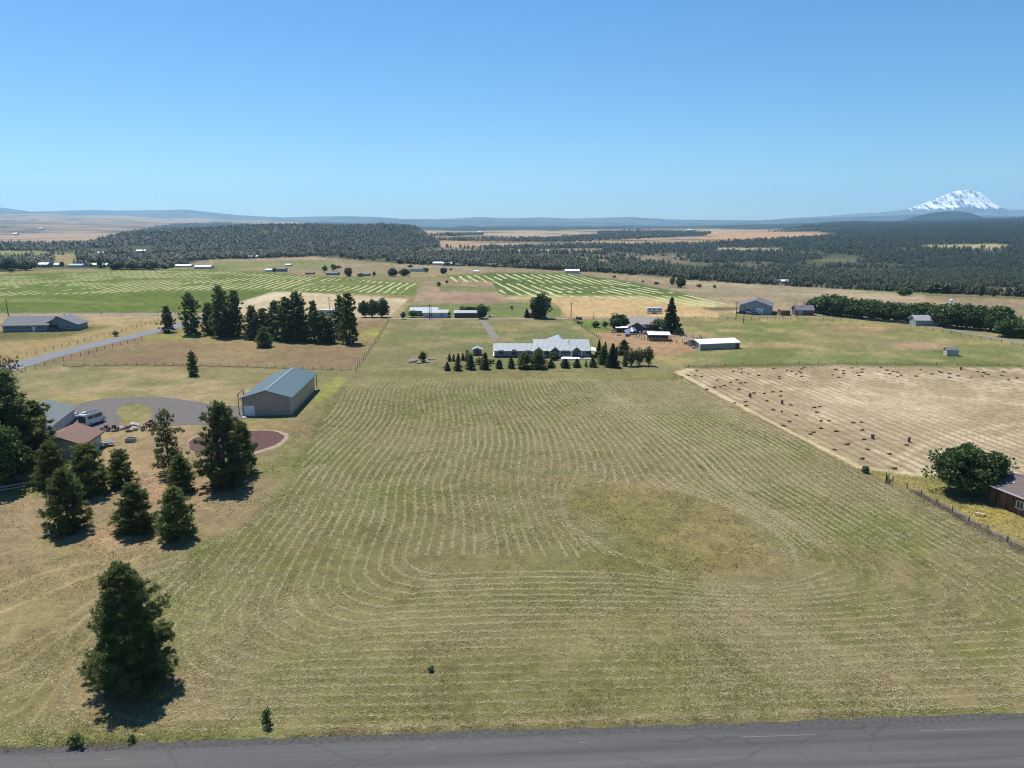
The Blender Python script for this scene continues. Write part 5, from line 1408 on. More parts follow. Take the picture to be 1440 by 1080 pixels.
def implement(label, px, py, yaw, s=1.0, seed=1):
    g = random.Random(seed)
    o = thing('farm_implement', label, 'machine', G(px, py), yaw, 'farm implements by the drive'); o.scale = (s, s, s)
    MB().box((0, 0, 0.65), (2.2, 0.18, 0.18)).box((0, 0.6, 0.65), (2.2, 0.14, 0.14)).box((0, 0.3, 0.75), (0.2, 1.6, 0.16)).build('frame', M['mow'], o)
    for x in (-0.9, 0.9): wheel(o, (x, -0.2, 0.38), 0.38, 0.2)
    for k in range(5): MB().tube((-1 + 0.5 * k, 0.6, 0.6), (-1 + 0.5 * k, 0.9, 0.05), 0.05).build('tine', M['pole'], o)
    MB().box((0.3, 0.0, 1.05), (0.7, 0.5, 0.55), 0.2).build('hopper', M['mow'], o)
implement('rusty red implement at the end of the boulder line', 209, 605, 0.3, 1.15, 1)
implement('dark red implement with tines beyond the end of the line', 211, 599, 1.2, 1.0, 2)
implement('low rusty implement next to the garage corner', 159, 606, 0.1, 1.0, 3)
implement('dark implement at the foot of the gravel beside the garage', 148, 605, 0.8, 0.8, 4)
M['boxwood'] = mat_plain('weathered_box', (0.34, 0.34, 0.32), 0.9, 0.2, 2)
o = thing('planter_box', 'grey wooden planter box alone on the grass', 'planter box', G(184, 621), 0.1)
m = MB()
for x, y, a, b_ in ((0, -0.6, 1.7, 0.08), (0, 0.6, 1.7, 0.08), (-0.81, 0, 0.08, 1.12), (0.81, 0, 0.08, 1.12)): m.box((x, y, 0.4), (a, b_, 0.8))
m.build('side_board', M['boxwood'], o); MB().box((0, 0, 0.34), (1.52, 1.1, 0.6)).build('soil', M['black'], o)
o = thing('utility_trailer', 'small flat white trailer beside the garage wall', 'trailer', G(150, 627), 0.45)
MB().box((0, 0, 0.55), (2.6, 1.4, 0.10)).box((0, -0.66, 0.72), (2.6, 0.06, 0.26)).box((0, 0.66, 0.72), (2.6, 0.06, 0.26)).build('bed', M['whitepaint'], o)
for sy in (-1, 1): wheel(o, (0, sy * 0.82, 0.32), 0.32, 0.18)
MB().tube((1.3, 0, 0.5), (2.4, 0, 0.4), 0.05).build('tongue', M['steel'], o)
o = thing('stone', 'pale stone lying by the near barn corner', 'stone', G(343, 588.5)); me = rockmesh(8, (0.7, 0.5, 0.4)); me.materials.append(M['limestone']); link('stone', me, o)
# rails in the shade
o = thing('rail_fence', 'broken grey wooden rails in the tree shade', 'fence', G(8, 692), 0.6)
for x in (-2.5, 0, 2.5): MB().box((x, 0, 0.6), (0.16, 0.16, 1.2)).build('post', M['post'], o)
for z in (0.5, 1.0): MB().box((0, -0.11, z), (5.4, 0.05, 0.14)).build('rail', mat_plain('pale_rail', (0.42, 0.40, 0.36), 0.9, 0.2, 3), o)

# ---- blue grey ranch house at the far left
A = G(2, 467); B = G(66, 466)
d = (B - A); d.z = 0; L = d.length; yaw = math.atan2(d.y, d.x)
M['bluewall'] = mat_ribbed('slate_blue_siding', (0.165, 0.215, 0.235), 0.2, 2, 0.7, 0.3, 0.06)
M['slateroof'] = roofmat((0.125, 0.13, 0.145))
ev = zat(457.5, A.y)
c = (A + B) / 2 + Vector((0, 6, 0))
ho, hr = gable('ranch_house', 'long slate blue ranch house with a dark roof at the field edge', 'house', c, yaw, L, 12, ev, 2.7, 0.6, M['bluewall'], M['slateroof'], 'post')
for x in (-L * 0.40, -L * 0.22, L * 0.05, L * 0.33): window(ho, (x, -6, 1.6), 1.8, 1.2, '-y')
door(ho, (L * 0.18, -6, 1.05), 1.0, 2.1, '-y')
P2 = G(84, 465)
w2, r2 = gable('ranch_house', 'slate blue garage wing with a dark gable facing the lawn', 'garage', P2 + Vector((0, 4.5, 0)), yaw + R(90), 9, 13, ev * 0.95, 3.0, 0.6, M['bluewall'], M['slateroof'], 'post')
door(w2, (-4.5, 2.5, 1.2), 3.0, 2.4, '-x', mat_plain('garage_shade', (0.03, 0.03, 0.035), 0.8, 0.1, 1)); window(w2, (-4.5, -3, 1.6), 1.4, 1.2, '-x')  # near black slab stands for the shaded inside of the wing
w2.name = 'garage_wing'
MB().box((-2.5, 1.2, ev + 2.4), (0.6, 0.6, 0.35)).build('skylight', M['white'], hr)
car('parked_car', 'dark car with a white hood before the slate blue garage wing', 'car', G(76, 466), 0.1, M['darkpaint'])

# ---- long white house
A = G(694, 502.5); B = G(762, 502.0)
Ys = A.y
s = mpp(A)
M['housewall'] = mat_ribbed('white_lap_siding', (0.22, 0.22, 0.255), 0.18, 2, 0.6, 0.25, 0.04)
M['houseroof'] = mat_ribbed('pale_metal_roof', (0.24, 0.265, 0.275), 0.4, 0, 0.42, 0.25, 0.05, 0.5)
xl = A.x; xr_ = G(829, 500).x; xm = (G(761, 501).x)
hh = zat(492.5, Ys)
ho = thing('manufactured_house', 'long white house with pale metal roofs and three small front gables', 'house', ((xl + xr_) / 2, Ys, 0), 0.0)
X = lambda px: (px - 720) * s - (xl + xr_) / 2
def gblock(parent, x0, x1, y0, y1, eave_, rise_, over=0.35, base=-0.2):
    xa, xb_, Wd = min(x0, x1), max(x0, x1), y1 - y0; yc = (y0 + y1) / 2
    w = MB(); w.v = [(xa, y0, base), (xb_, y0, base), (xb_, y1, base), (xa, y1, base), (xa, y0, eave_), (xb_, y0, eave_), (xb_, y1, eave_), (xa, y1, eave_), (xa, yc, eave_ + rise_), (xb_, yc, eave_ + rise_)]
    w.f = [(0, 1, 5, 4), (2, 3, 7, 6), (1, 2, 6, 9, 5), (3, 0, 4, 8, 7)]
    wo = w.build('wall', M['housewall'], parent)
    sl = rise_ / (Wd / 2); r = MB()
    r.slab([(xa - over, y0 - over, eave_ - sl * over + 0.02), (xb_ + over, y0 - over, eave_ - sl * over + 0.02), (xb_ + over, yc, eave_ + rise_ + 0.02), (xa - over, yc, eave_ + rise_ + 0.02)], (0, 0, 0.12))
    r.slab([(xa - over, yc, eave_ + rise_ + 0.02), (xb_ + over, yc, eave_ + rise_ + 0.02), (xb_ + over, y1 + over, eave_ - sl * over + 0.02), (xa - over, y1 + over, eave_ - sl * over + 0.02)], (0, 0, 0.12))
    ro = r.build('roof', M['houseroof'], parent)
    return wo, ro
ev = hh - 0.1
e1 = zat(493.5, Ys)
dw = 11.0
w1, r1 = gblock(ho, X(695), X(751), 0.0, dw, e1, 1.5)
w2, r2 = gblock(ho, X(751) + 0.05, X(829), -0.8, dw + 3.2, e1 + 0.2, 2.5)
# cross gable that rises behind the ridge
cg = MB(); cx = X(789); ez = e1 + 1.2; rz_ = 1.9
def tri(p): cg.slab(p, (0, 0, 0.12))
xl_, xr2, yf, yr_, yb1 = X(768), X(798), 2.6, 8.0, 15.0
tri([(xl_, yf, ez), (cx, yr_, ez + rz_), (cx, yb1, ez + rz_), (xl_, yb1, ez)][::-1])
tri([(xr2, yf, ez), (cx, yr_, ez + rz_), (cx, yb1, ez + rz_), (xr2, yb1, ez)])
tri([(xl_, yf, ez), (xr2, yf, ez), (cx, yr_, ez + rz_)])
cg.build('roof', M['houseroof'], ho)
M['darkgable'] = mat_plain('dark_gable_boards', (0.09, 0.085, 0.09), 0.8, 0.15, 2)
for px in (757, 780, 810):
    gxm = X(px); gw = 1.9; g0 = -1.9; ge = e1 - 0.1; grz = 1.5; gb = 3.0
    m = MB()
    m.slab([(gxm - gw, g0, ge), (gxm, g0, ge + grz), (gxm, gb, ge + grz), (gxm - gw, gb, ge)][::-1], (0, 0, 0.12))
    m.slab([(gxm + gw, g0, ge), (gxm, g0, ge + grz), (gxm, gb, ge + grz), (gxm + gw, gb, ge)], (0, 0, 0.12))
    po = m.build('porch_gable', M['houseroof'], ho)
    MB().poly([(gxm - gw + 0.25, g0 + 0.15, ge), (gxm + gw - 0.25, g0 + 0.15, ge), (gxm, g0 + 0.15, ge + grz - 0.15)]).build('gable_face', M['darkgable'], po)
    for sx in (-1, 1): MB().box((gxm + sx * (gw - 0.3), g0 + 0.25, ge / 2), (0.14, 0.14, ge)).build('post', M['white'], po)
for px, w_, h_ in ((704.5, 1.5, 1.3), (723, 1.4, 1.6), (742, 1.2, 1.2)): window(ho, (X(px), 0.0, 1.75), w_, h_, '-y', 'darkgable')
for px, w_, h_ in ((770, 1.6, 1.2), (792, 1.4, 1.5), (798, 1.4, 1.5), (827, 1.5, 1.0)): window(ho, (X(px), -0.8, 1.75), w_, h_, '-y', 'darkgable')
door(ho, (X(781), -0.8, 1.05), 1.5, 2.1, '-y', 'darkgable'); door(ho, (X(809), -0.8, 1.05), 1.6, 2.1, '-y', 'darkgable')
mb = MB(); mb.box(((X(695) + X(751)) / 2, -0.03, 0.2), (X(751) - X(695), 0.06, 0.55)); mb.box(((X(751) + X(829)) / 2, -0.83, 0.2), (X(829) - X(751) - 0.1, 0.06, 0.55)); mb.build('skirting', M['darkgable'], ho)
MB().tube((X(801), 3.2, e1 + 1.2), (X(801), 3.2, e1 + 3.2), 0.1).build('vent_pipe', M['darkpaint'], ho)
for px, y_ in ((767.5, 1.0), (825, 1.6)): MB().tube((X(px), y_, e1 + 0.5), (X(px), y_, e1 + 1.2), 0.09).build('vent_pipe', M['darkpaint'], ho)
MB().box(((X(788) + X(814)) / 2, -3.6, 0.3), (X(814) - X(788), 3.4, 0.5)).build('deck', M['white'], ho)
MB().box((X(822.5), -2.4, 0.12), (X(831) - X(816), 2.2, 0.24)).build('patio', M['concrete'], ho)
MB().slab([(X(829.5), -1.0, 2.5), (X(839), -1.0, 2.2), (X(839), 6, 2.2), (X(829.5), 6, 2.5)], (0, 0, 0.1)).build('awning', M['white'], ho)
for y_ in (-0.8, 5.8): MB().box((X(838.6), y_, 1.1), (0.12, 0.12, 2.2)).build('post', M['white'], ho)
MB().box((X(694.2), dw / 2, 0.25), (0.5, dw, 0.5)).build('step', M['white'], ho)
sh, _ = gable('garden_shed', 'little tan shed with a white roof behind the dark conifer', 'shed', G(671, 500) + Vector((0, 1.6, 0)), R(90), 3.0, 2.8, 2.0, 0.55, 0.3, mat_plain('tan_board', (0.22, 0.165, 0.125), 0.8, 0.15, 2), M['houseroof'])
door(sh, (-1.5, 0, 1.0), 1.0, 1.9, '-x', 'darkgable')
# rocks round the bush in the field
for i, (px, py, sx, sy, sz, lab) in enumerate(((582, 509, 1.5, 0.9, 0.75, 'grey boulder left over at the bush end of the rock pile'), (589, 511, 1.0, 0.7, 0.4, 'low flat rock below the bush in the field'), (607, 506, 1.2, 0.6, 0.4, 'pale flat rock on the far side of the field bush'), (577, 510, 0.8, 0.6, 0.45, 'small rock at the outer edge of the rock pile'), (600, 510, 0.9, 0.6, 0.35, 'low rock hidden in grass under the field bush'))):
    me = rockmesh(20 + i, (sx, sy, sz)); me.materials.append(M['rock']); o = link('rock', me); o.location = G(px, py); tag(o, lab, 'rock', 'rocks of the pile in the field')

# ---- white roofed open shed
A = G(985, 492.5); B = G(1040, 490)
d = B - A; d.z = 0; L = d.length; yaw = math.atan2(d.y, d.x)
ev = zat(484, A.y)
M['olivewall'] = mat_ribbed('olive_steel_siding', (0.27, 0.28, 0.23), 0.3, 0, 0.6, 0.3, 0.08)
nn = Vector((-d.y, d.x, 0)).normalized()
so, sr = gable('pole_shed', 'long olive pole shed with a bright white metal roof', 'shed', (A + B) / 2 + nn * 4.5, yaw, L, 9.0, ev, 0.9, 0.3, M['olivewall'], M['whitemetal'])
door(so, (-L / 2, 0.6, 1.25), 3.0, 2.5, '-x', 'darkpaint')
MB().box((-L / 2 - 0.25, -4.3, ev / 2), (0.5, 0.5, ev)).build('corner_post', M['white'], so)
MB().box((L / 2 - 1.0, -4.54, ev / 2 - 0.2), (1.3, 0.06, ev - 0.5)).build('opening_shade', M['darkpaint'], so)  # dark panel on the closed wall, its colour stands in for inside shade
MB().tube((L / 2 - 3.4, -3.4, ev + 0.1), (L / 2 - 3.4, -3.4, ev + 1.4), 0.08).build('vent_pipe', M['steel'], sr)
o, _ = gable('garden_hut', 'tiny pale hut with a dark roof alone in the pasture', 'hut', G(1340, 500.5) + Vector((0, 1.2, 0)), -0.15, 3.6, 2.6, 1.9, 0.7, 0.25, mat_plain('pale_board', (0.44, 0.40, 0.30), 0.85, 0.15, 2), M['slateroof'], None)
door(o, (1.8, 0, 0.9), 1.5, 1.7, '+x', 'darkpaint')
o = thing('pen_fence', 'short low wire pen beside the tiny hut', 'fence', G(1325, 496), 0.1)
for k in range(5): MB().box((-3 + 1.3 * k, 0, 0.5), (0.1, 0.1, 1.0)).build('post', M['post'], o)
MB().box((-0.4, 0, 0.9), (5.4, 0.03, 0.05)).box((-0.4, 0, 0.45), (5.4, 0.03, 0.05)).build('rail', M['post'], o)

# ---- brown roofed farmhouse, its clutter and the carport
c = G(903, 466)
ev = 2.6
fo, _ = gable('farmhouse', 'low farmhouse with a grey brown roof between the leafy tree and spruce', 'house', G(905, 464) + Vector((-2.5, 4, 0)), 0.03, 17, 8.5, 2.6, 2.2, 0.5, mat_plain('dark_brick', (0.13, 0.10, 0.095), 0.9, 0.2, 3), roofmat((0.27, 0.235, 0.225)))
for x in (-2, 3.5): window(fo, (x, -4.25, 1.5), 1.4, 1.1, '-y')
po, _ = gable('farmhouse_porch', 'dark gabled porch at the front of the low farmhouse', 'porch', G(895, 468) + Vector((0, 2, 0)), R(90), 4.5, 6, 2.5, 1.7, 0.4, mat_plain('porch_brick', (0.10, 0.08, 0.08), 0.9, 0.2, 3), roofmat((0.17, 0.15, 0.15)))
def canopy(name, label, px, py, L, Wd, h, yaw, slope=0.3, roof='whitemetal', back=True):
    o = thing(name, label, 'shelter', G(px, py), yaw)
    MB().slab([(-L / 2, -Wd / 2, h), (L / 2, -Wd / 2, h), (L / 2, Wd / 2, h + slope), (-L / 2, Wd / 2, h + slope)], (0, 0, 0.12)).build('roof', M[roof], o)
    for x in (-L / 2 + 0.3, 0, L / 2 - 0.3):
        for y in (-Wd / 2 + 0.2, Wd / 2 - 0.2): MB().box((x, y, h / 2), (0.16, 0.16, h)).build('post', M['post'], o)
    if back: MB().box((0, Wd / 2 - 0.35, h / 2), (L - 0.8, 0.06, h - 0.1)).build('back_wall', M['darkgable'], o)
    return o
canopy('animal_shelter', 'open pen shelter with a flat white roof by the railed pens', 926, 478, 8.5, 6.5, 2.3, -0.1)
canopy('tool_shelter', 'small white roofed lean shelter below the round leafy tree', 874, 467, 5.0, 2.6, 1.8, 0.05)
def heap(label, cat, px, py, s, mt, seed, group=None, name='scrap_heap'):
    o = thing(name, label, cat, G(px, py), 0, group)
    g = random.Random(seed)
    for k in range(5):
        MB().box((g.uniform(-1, 1) * s, g.uniform(-0.5, 0.5) * s, 0.35 * s), (g.uniform(0.5, 1.2) * s, g.uniform(0.4, 0.9) * s, g.uniform(0.5, 1.0) * s), g.random() * 3, 0.8).build('item', M[mt[k % len(mt)]], o)
    return o
o = thing('tarp_canopy', 'blue and white tilted tarp beside the farmhouse porch', 'tarp', G(886, 470), 0.3)
MB().slab([(-2.2, -1.4, 0.6), (2.2, -1.4, 1.6), (2.2, 1.4, 2.6), (-2.2, 1.4, 1.4)], (0, 0, 0.05)).build('sheet', M['blue'], o); MB().slab([(0.0, -1.5, 1.15), (0.6, -1.5, 1.35), (1.2, 1.2, 2.45), (0.8, 1.2, 2.3)], (0, 0, 0.06)).build('patch', M['white'], o)
for x, y, z in ((-2.1, -1.3, 0.6), (2.1, -1.3, 1.6), (2.1, 1.3, 2.5), (-2.1, 1.3, 1.4)): MB().tube((x, y, 0), (x, y, z), 0.05).build('pole', M['steel'], o)
heap('pile of blue and grey scrap between tarp and pen shelter', 'scrap heap', 903, 470, 1.6, ['blue', 'steel', 'boxwood'], 1)
heap('low dark scrap pile under the blue tarp', 'scrap heap', 882, 473, 1.1, ['darkpaint', 'post', 'blue'], 2)
heap('white and grey scrap beside the small lean shelter', 'scrap heap', 864, 468, 0.9, ['white', 'boxwood', 'steel'], 3)
heap('small dark lump on the bare slope below the lean shelter', 'scrap heap', 870, 472, 0.6, ['darkpaint', 'post'], 4)
heap('grey junk heap at the end of the railed pens', 'scrap heap', 968, 484, 1.3, ['steel', 'boxwood', 'post'], 5)
heap('pale junk heap close to the olive pole shed', 'scrap heap', 978, 490, 1.0, ['boxwood', 'concrete', 'steel'], 6)
# travel trailer on the bare field
def travel_trailer(label, px, py, yaw, L=8.0, s=1.0):
    o = thing('travel_trailer', label, 'trailer', G(px, py), yaw); o.scale = (s, s, s)
    profile_body('body', [(-L / 2, 0.6), (L / 2 - 0.4, 0.6), (L / 2, 1.4), (L / 2 - 0.5, 3.0), (-L / 2 + 0.2, 3.05), (-L / 2, 2.7)], 2.4, M['whitepaint'], o)
    g = MB()
    for x in (-2.6, -0.4, 2.2): MB().box((x, -1.21, 2.1), (1.0, 0.03, 0.6)).build('window', M['glass'], o)
    MB().box((0, -1.21, 1.15), (L - 1.0, 0.025, 0.25)).build('stripe', M['bluepaint'], o)
    for x in (-0.5, 0.5):
        for sy in (-1, 1): wheel(o, (x, sy * 1.05, 0.38), 0.38)
    MB().tube((L / 2 - 0.4, 0, 0.6), (L / 2 + 1.2, 0, 0.5), 0.06).build('tongue', M['steel'], o)
travel_trailer('white travel trailer parked on the pale field behind the spruce', 920, 441, 0.02, 7.6)
travel_trailer('white trailer seen between the pines in front of the bare field', 465, 447, 0.0, 8.5, 1.3)

# ---- blue grey shop and the sheds by the windbreak
A = G(1047, 441); B = G(1069, 443)
sp_, _ = gable('farm_shop', 'blue grey farm shop with a wide dark roof and parked cars', 'workshop', G(1070, 441.5) + Vector((0, 7, 0)), R(68), 17, 15.0, 4.2, 2.6, 0.7, mat_ribbed('blue_grey_siding', (0.25, 0.30, 0.33), 0.3, 0, 0.6, 0.3, 0.06), roofmat((0.115, 0.105, 0.125)))
window(sp_, (-8.5, 3.5, 2.0), 2.5, 1.4, '-x')
door(sp_, (-8.5, -2, 1.5), 3.5, 3.0, '-x')
door(sp_, (0, -7.5, 1.6), 8, 3.2, '-y', 'darkpaint')
car('parked_pickup', 'white pickup parked at the corner of the blue grey shop', 'pickup', G(1049, 441), 2.2, M['whitepaint'], 'pickup', 1.15)
car('parked_car', 'blue grey car parked before the shop wall', 'car', G(1061, 442.5), 2.6, M['bluepaint'], 'sedan', 1.2)
car('parked_car', 'dark low car parked next to the white pickup', 'car', G(1042, 441), 2.9, M['darkpaint'], 'sedan', 1.0)
o, _ = gable('red_shed', 'small red brown shed with a dark doorway beside the bare tree', 'shed', G(1104, 443.5) + Vector((0, 1.5, 0)), 0, 4.6, 3.4, 2.3, 0.5, 0.2, mat_plain('red_board', (0.21, 0.11, 0.075), 0.9, 0.2, 2), roofmat((0.20, 0.14, 0.11)), None)
MB().box((1.2, -1.73, 0.9), (1.6, 0.06, 1.8)).build('doorway', M['darkpaint'], o)  # dark panel painted for the shade within the doorway
o, _ = gable('dark_shed', 'dark grey shed with a low roof before the first windbreak oak', 'shed', G(1132, 443.5) + Vector((0, 3, 0)), -0.1, 8.5, 6, 2.6, 1.9, 0.4, mat_plain('dark_board', (0.11, 0.10, 0.115), 0.9, 0.2, 2), roofmat((0.14, 0.125, 0.15)), None)
MB().box((-2.0, -3.03, 1.2), (2.2, 0.06, 2.2)).build('door', M['boxwood'], o)
o, _ = gable('cottage', 'blue grey cottage in front of the oak windbreak', 'house', G(1305, 458.5) + Vector((0, 3.5, 0)), -0.08, 9.5, 6.5, 2.5, 1.7, 0.4, mat_ribbed('cottage_siding', (0.26, 0.30, 0.36), 0.2, 2, 0.7, 0.3, 0.06), roofmat((0.25, 0.25, 0.28)))
for x in (-3, 0.2, 3.2): window(o, (x, -3.25, 1.5), 1.1, 1.1, '-y')
o = thing('water_tank', 'small white tank standing behind the windbreak crowns', 'tank', G(1337, 428)); MB().tube((0, 0, 0), (0, 0, 2.4), 0.8, 0.8, 14).build('shell', M['white'], o); MB().tube((0, 0, 2.4), (0, 0, 2.8), 0.85, 0.25, 14).build('cap', M['white'], o)

# ---- things along the farm road in the middle
o, _ = gable('long_shed', 'low dark open shed with a white roof beside the driveway oak', 'shed', G(657, 447) + Vector((0, 3, 0)), 0.0, 12.0, 5, 2.3, 0.8, 0.3, M['darkgable'], M['houseroof'])
MB().box((0.6, -3.03, 1.0), (10.5, 0.06, 1.9)).build('opening_shade', M['darkpaint'], o)  # dark sheet over the wall for the shade under the open front
o, _ = gable('long_shed', 'grey white shed among shrubs at the corner of the bare field', 'shed', G(612, 447) + Vector((0, 3, 0)), 0.03, 11.5, 6, 2.4, 1.0, 0.3, mat_plain('pale_wall', (0.45, 0.45, 0.46), 0.8, 0.1, 1), M['houseroof'])
window(o, (-2, -3, 1.3), 1.5, 0.9, '-y'); window(o, (3, -3, 1.3), 1.5, 0.9, '-y')
o, _ = gable('long_shed', 'blue grey low shed behind the grey white shed', 'shed', G(596, 444) + Vector((0, 3, 0)), 0.03, 13, 7, 2.4, 1.2, 0.3, mat_plain('slate_wall', (0.22, 0.25, 0.28), 0.8, 0.1, 1), roofmat((0.36, 0.40, 0.44)))
o, _ = gable('red_shed', 'low rusty brown shed under the large spreading oak', 'shed', G(753, 447) + Vector((0, 2, 0)), 0.0, 9.5, 4.5, 2.3, 0.9, 0.3, mat_plain('rust_board', (0.17, 0.10, 0.075), 0.9, 0.2, 2), roofmat((0.22, 0.16, 0.13)), None)
MB().box((1.5, -2.28, 1.0), (3.2, 0.06, 1.8)).build('opening_shade', M['darkpaint'], o)  # dark slab in place of a shaded opening
heap('white and dark vehicles parts heap below the driveway oak', 'scrap heap', 689, 446, 1.3, ['darkpaint', 'white', 'steel'], 9)
heap('dark log heap at the foot of the leaning pole', 'scrap heap', 811, 449, 1.5, ['darkpaint', 'post', 'bark'], 10); heap('dark brush heap by the field gate shrubs', 'scrap heap', 817, 455, 1.3, ['post', 'darkpaint', 'bark'], 11)
for k, (px, b, t, wd, lab, mt) in enumerate(((581, 446, 436, 16, 'dark shrubs at the bare field corner', None), (592, 446, 439, 12, 'round shrub beside the grey white shed', 'maple'), (630, 445, 438, 10, 'shrub between the two white roofed sheds', 'maple'), (567, 449, 438, 9, 'thin dark bush on the corner of the bare field', None), (720, 436, 430, 5, 'tiny bush in the green strip', None))):
    plant('round%d' % (k % 3), 'shrub', lab, 'bush', px, b, t, wd, mat=mt)
for px, lab in ((648, 'dark hedge strip behind the long dark shed'),):
    P = G(668, 438); o = thing('hedge', 'long clipped dark hedge behind the driveway oak', 'hedge', P)
    (tv, tf), (cv, cf) = make_leafy(2.2, 24, 5, 60, 30, 0.5, base=0.0, clump_r=0.5, hollow=0.1); cv[:, 1] *= 0.10
    cv[:, 2] *= 1.1; link('foliage', fast_mesh('foliage', cv, cf, M['oak']), o); o.scale = (1.2, 1, 1)

# ---- brown house at the right edge
A = G(1387, 705); B = G(1440, 727)
d = B - A; d.z = 0; d.normalize(); nb = Vector((-d.y, d.x, 0))
ev = zat(679, A.y)
L = 21.0; Wd = 8.5
c = A + d * (L / 2) + nb * (Wd / 2); c.z = 0
def mat_boards():
    m, t, b = newmat('red_brown_boards'); N = t.nodes.new; K = t.links.new
    tc = N('ShaderNodeTexCoord'); mp = N('ShaderNodeMapping'); mp.inputs['Scale'].default_value = (3.2, 3.2, 0.25); K(tc.outputs['Object'], mp.inputs[0])
    n = N('ShaderNodeTexNoise'); n.inputs['Scale'].default_value = 1.2; n.inputs['Detail'].default_value = 4; K(mp.outputs[0], n.inputs[0])
    cr = N('ShaderNodeValToRGB'); cr.color_ramp.elements[0].color = (0.035, 0.02, 0.014, 1); cr.color_ramp.elements[1].color = (0.20, 0.085, 0.045, 1); cr.color_ramp.elements[0].position = 0.35; cr.color_ramp.elements[1].position = 0.62
    K(n.outputs[0], cr.inputs[0]); K(cr.outputs[0], b.inputs['Base Color']); b.inputs['Roughness'].default_value = 0.85
    return m
M['boards'] = mat_boards()
rh, rr_ = gable('brown_house', 'brown house with rusty board walls beside the large round bush', 'house', c, math.atan2(d.y, d.x), L, Wd, ev, 1.0, 0.7, M['boards'], roofmat((0.105, 0.085, 0.082)))
window(rh, (-L / 2 + 5.4, -Wd / 2, 1.5), 1.0, 1.1, '-y'); window(rh, (-L / 2 + 9.5, -Wd / 2, 1.5), 1.4, 1.1, '-y')
MB().box((-L / 2 + 7.0, -Wd / 2 - 0.03, 0.25), (1.1, 0.06, 0.45)).build('crawl_vent', M['darkpaint'], rh)
MB().tube((-L / 2 + 4.2, -1.6, ev + 0.4), (-L / 2 + 4.2, -1.6, ev + 1.6), 0.22, 0.22, 8).build('chimney', mat_plain('rusty_flue', (0.12, 0.06, 0.045), 0.8, 0.2, 3), rr_)
MB().tube((-L / 2 + 2.3, -2.2, ev + 0.3), (-L / 2 + 2.3, -2.2, ev + 0.75), 0.13).build('vent_pipe', M['white'], rr_)
o = thing('wooden_frame', 'low pale wooden frame lying in the yellow grass', 'frame', G(1378, 725), -0.45); o.scale = (0.6, 0.6, 0.6)
MB().box((0, 0, 0.62), (2.2, 0.7, 0.07)).build('top', M['boxwood'], o)
for x in (-1.0, 1.0):
    for y in (-0.25, 0.25): MB().box((x, y, 0.3), (0.1, 0.1, 0.6)).build('leg', M['post'], o)
o = thing('broken_panel', 'weathered grey fence panel leaning at the stubble corner', 'panel', G(1248, 677), 0.9)
for k in range(5): MB().box((-0.9 + 0.45 * k, 0.12 * (k % 2), 0.65), (0.36, 0.05, 1.3 - 0.15 * (k % 3))).build('board', M['post'], o)
MB().tube((-1.5, 0, 0), (-1.1, 0.1, 1.9), 0.07).build('post', M['pole'], o)

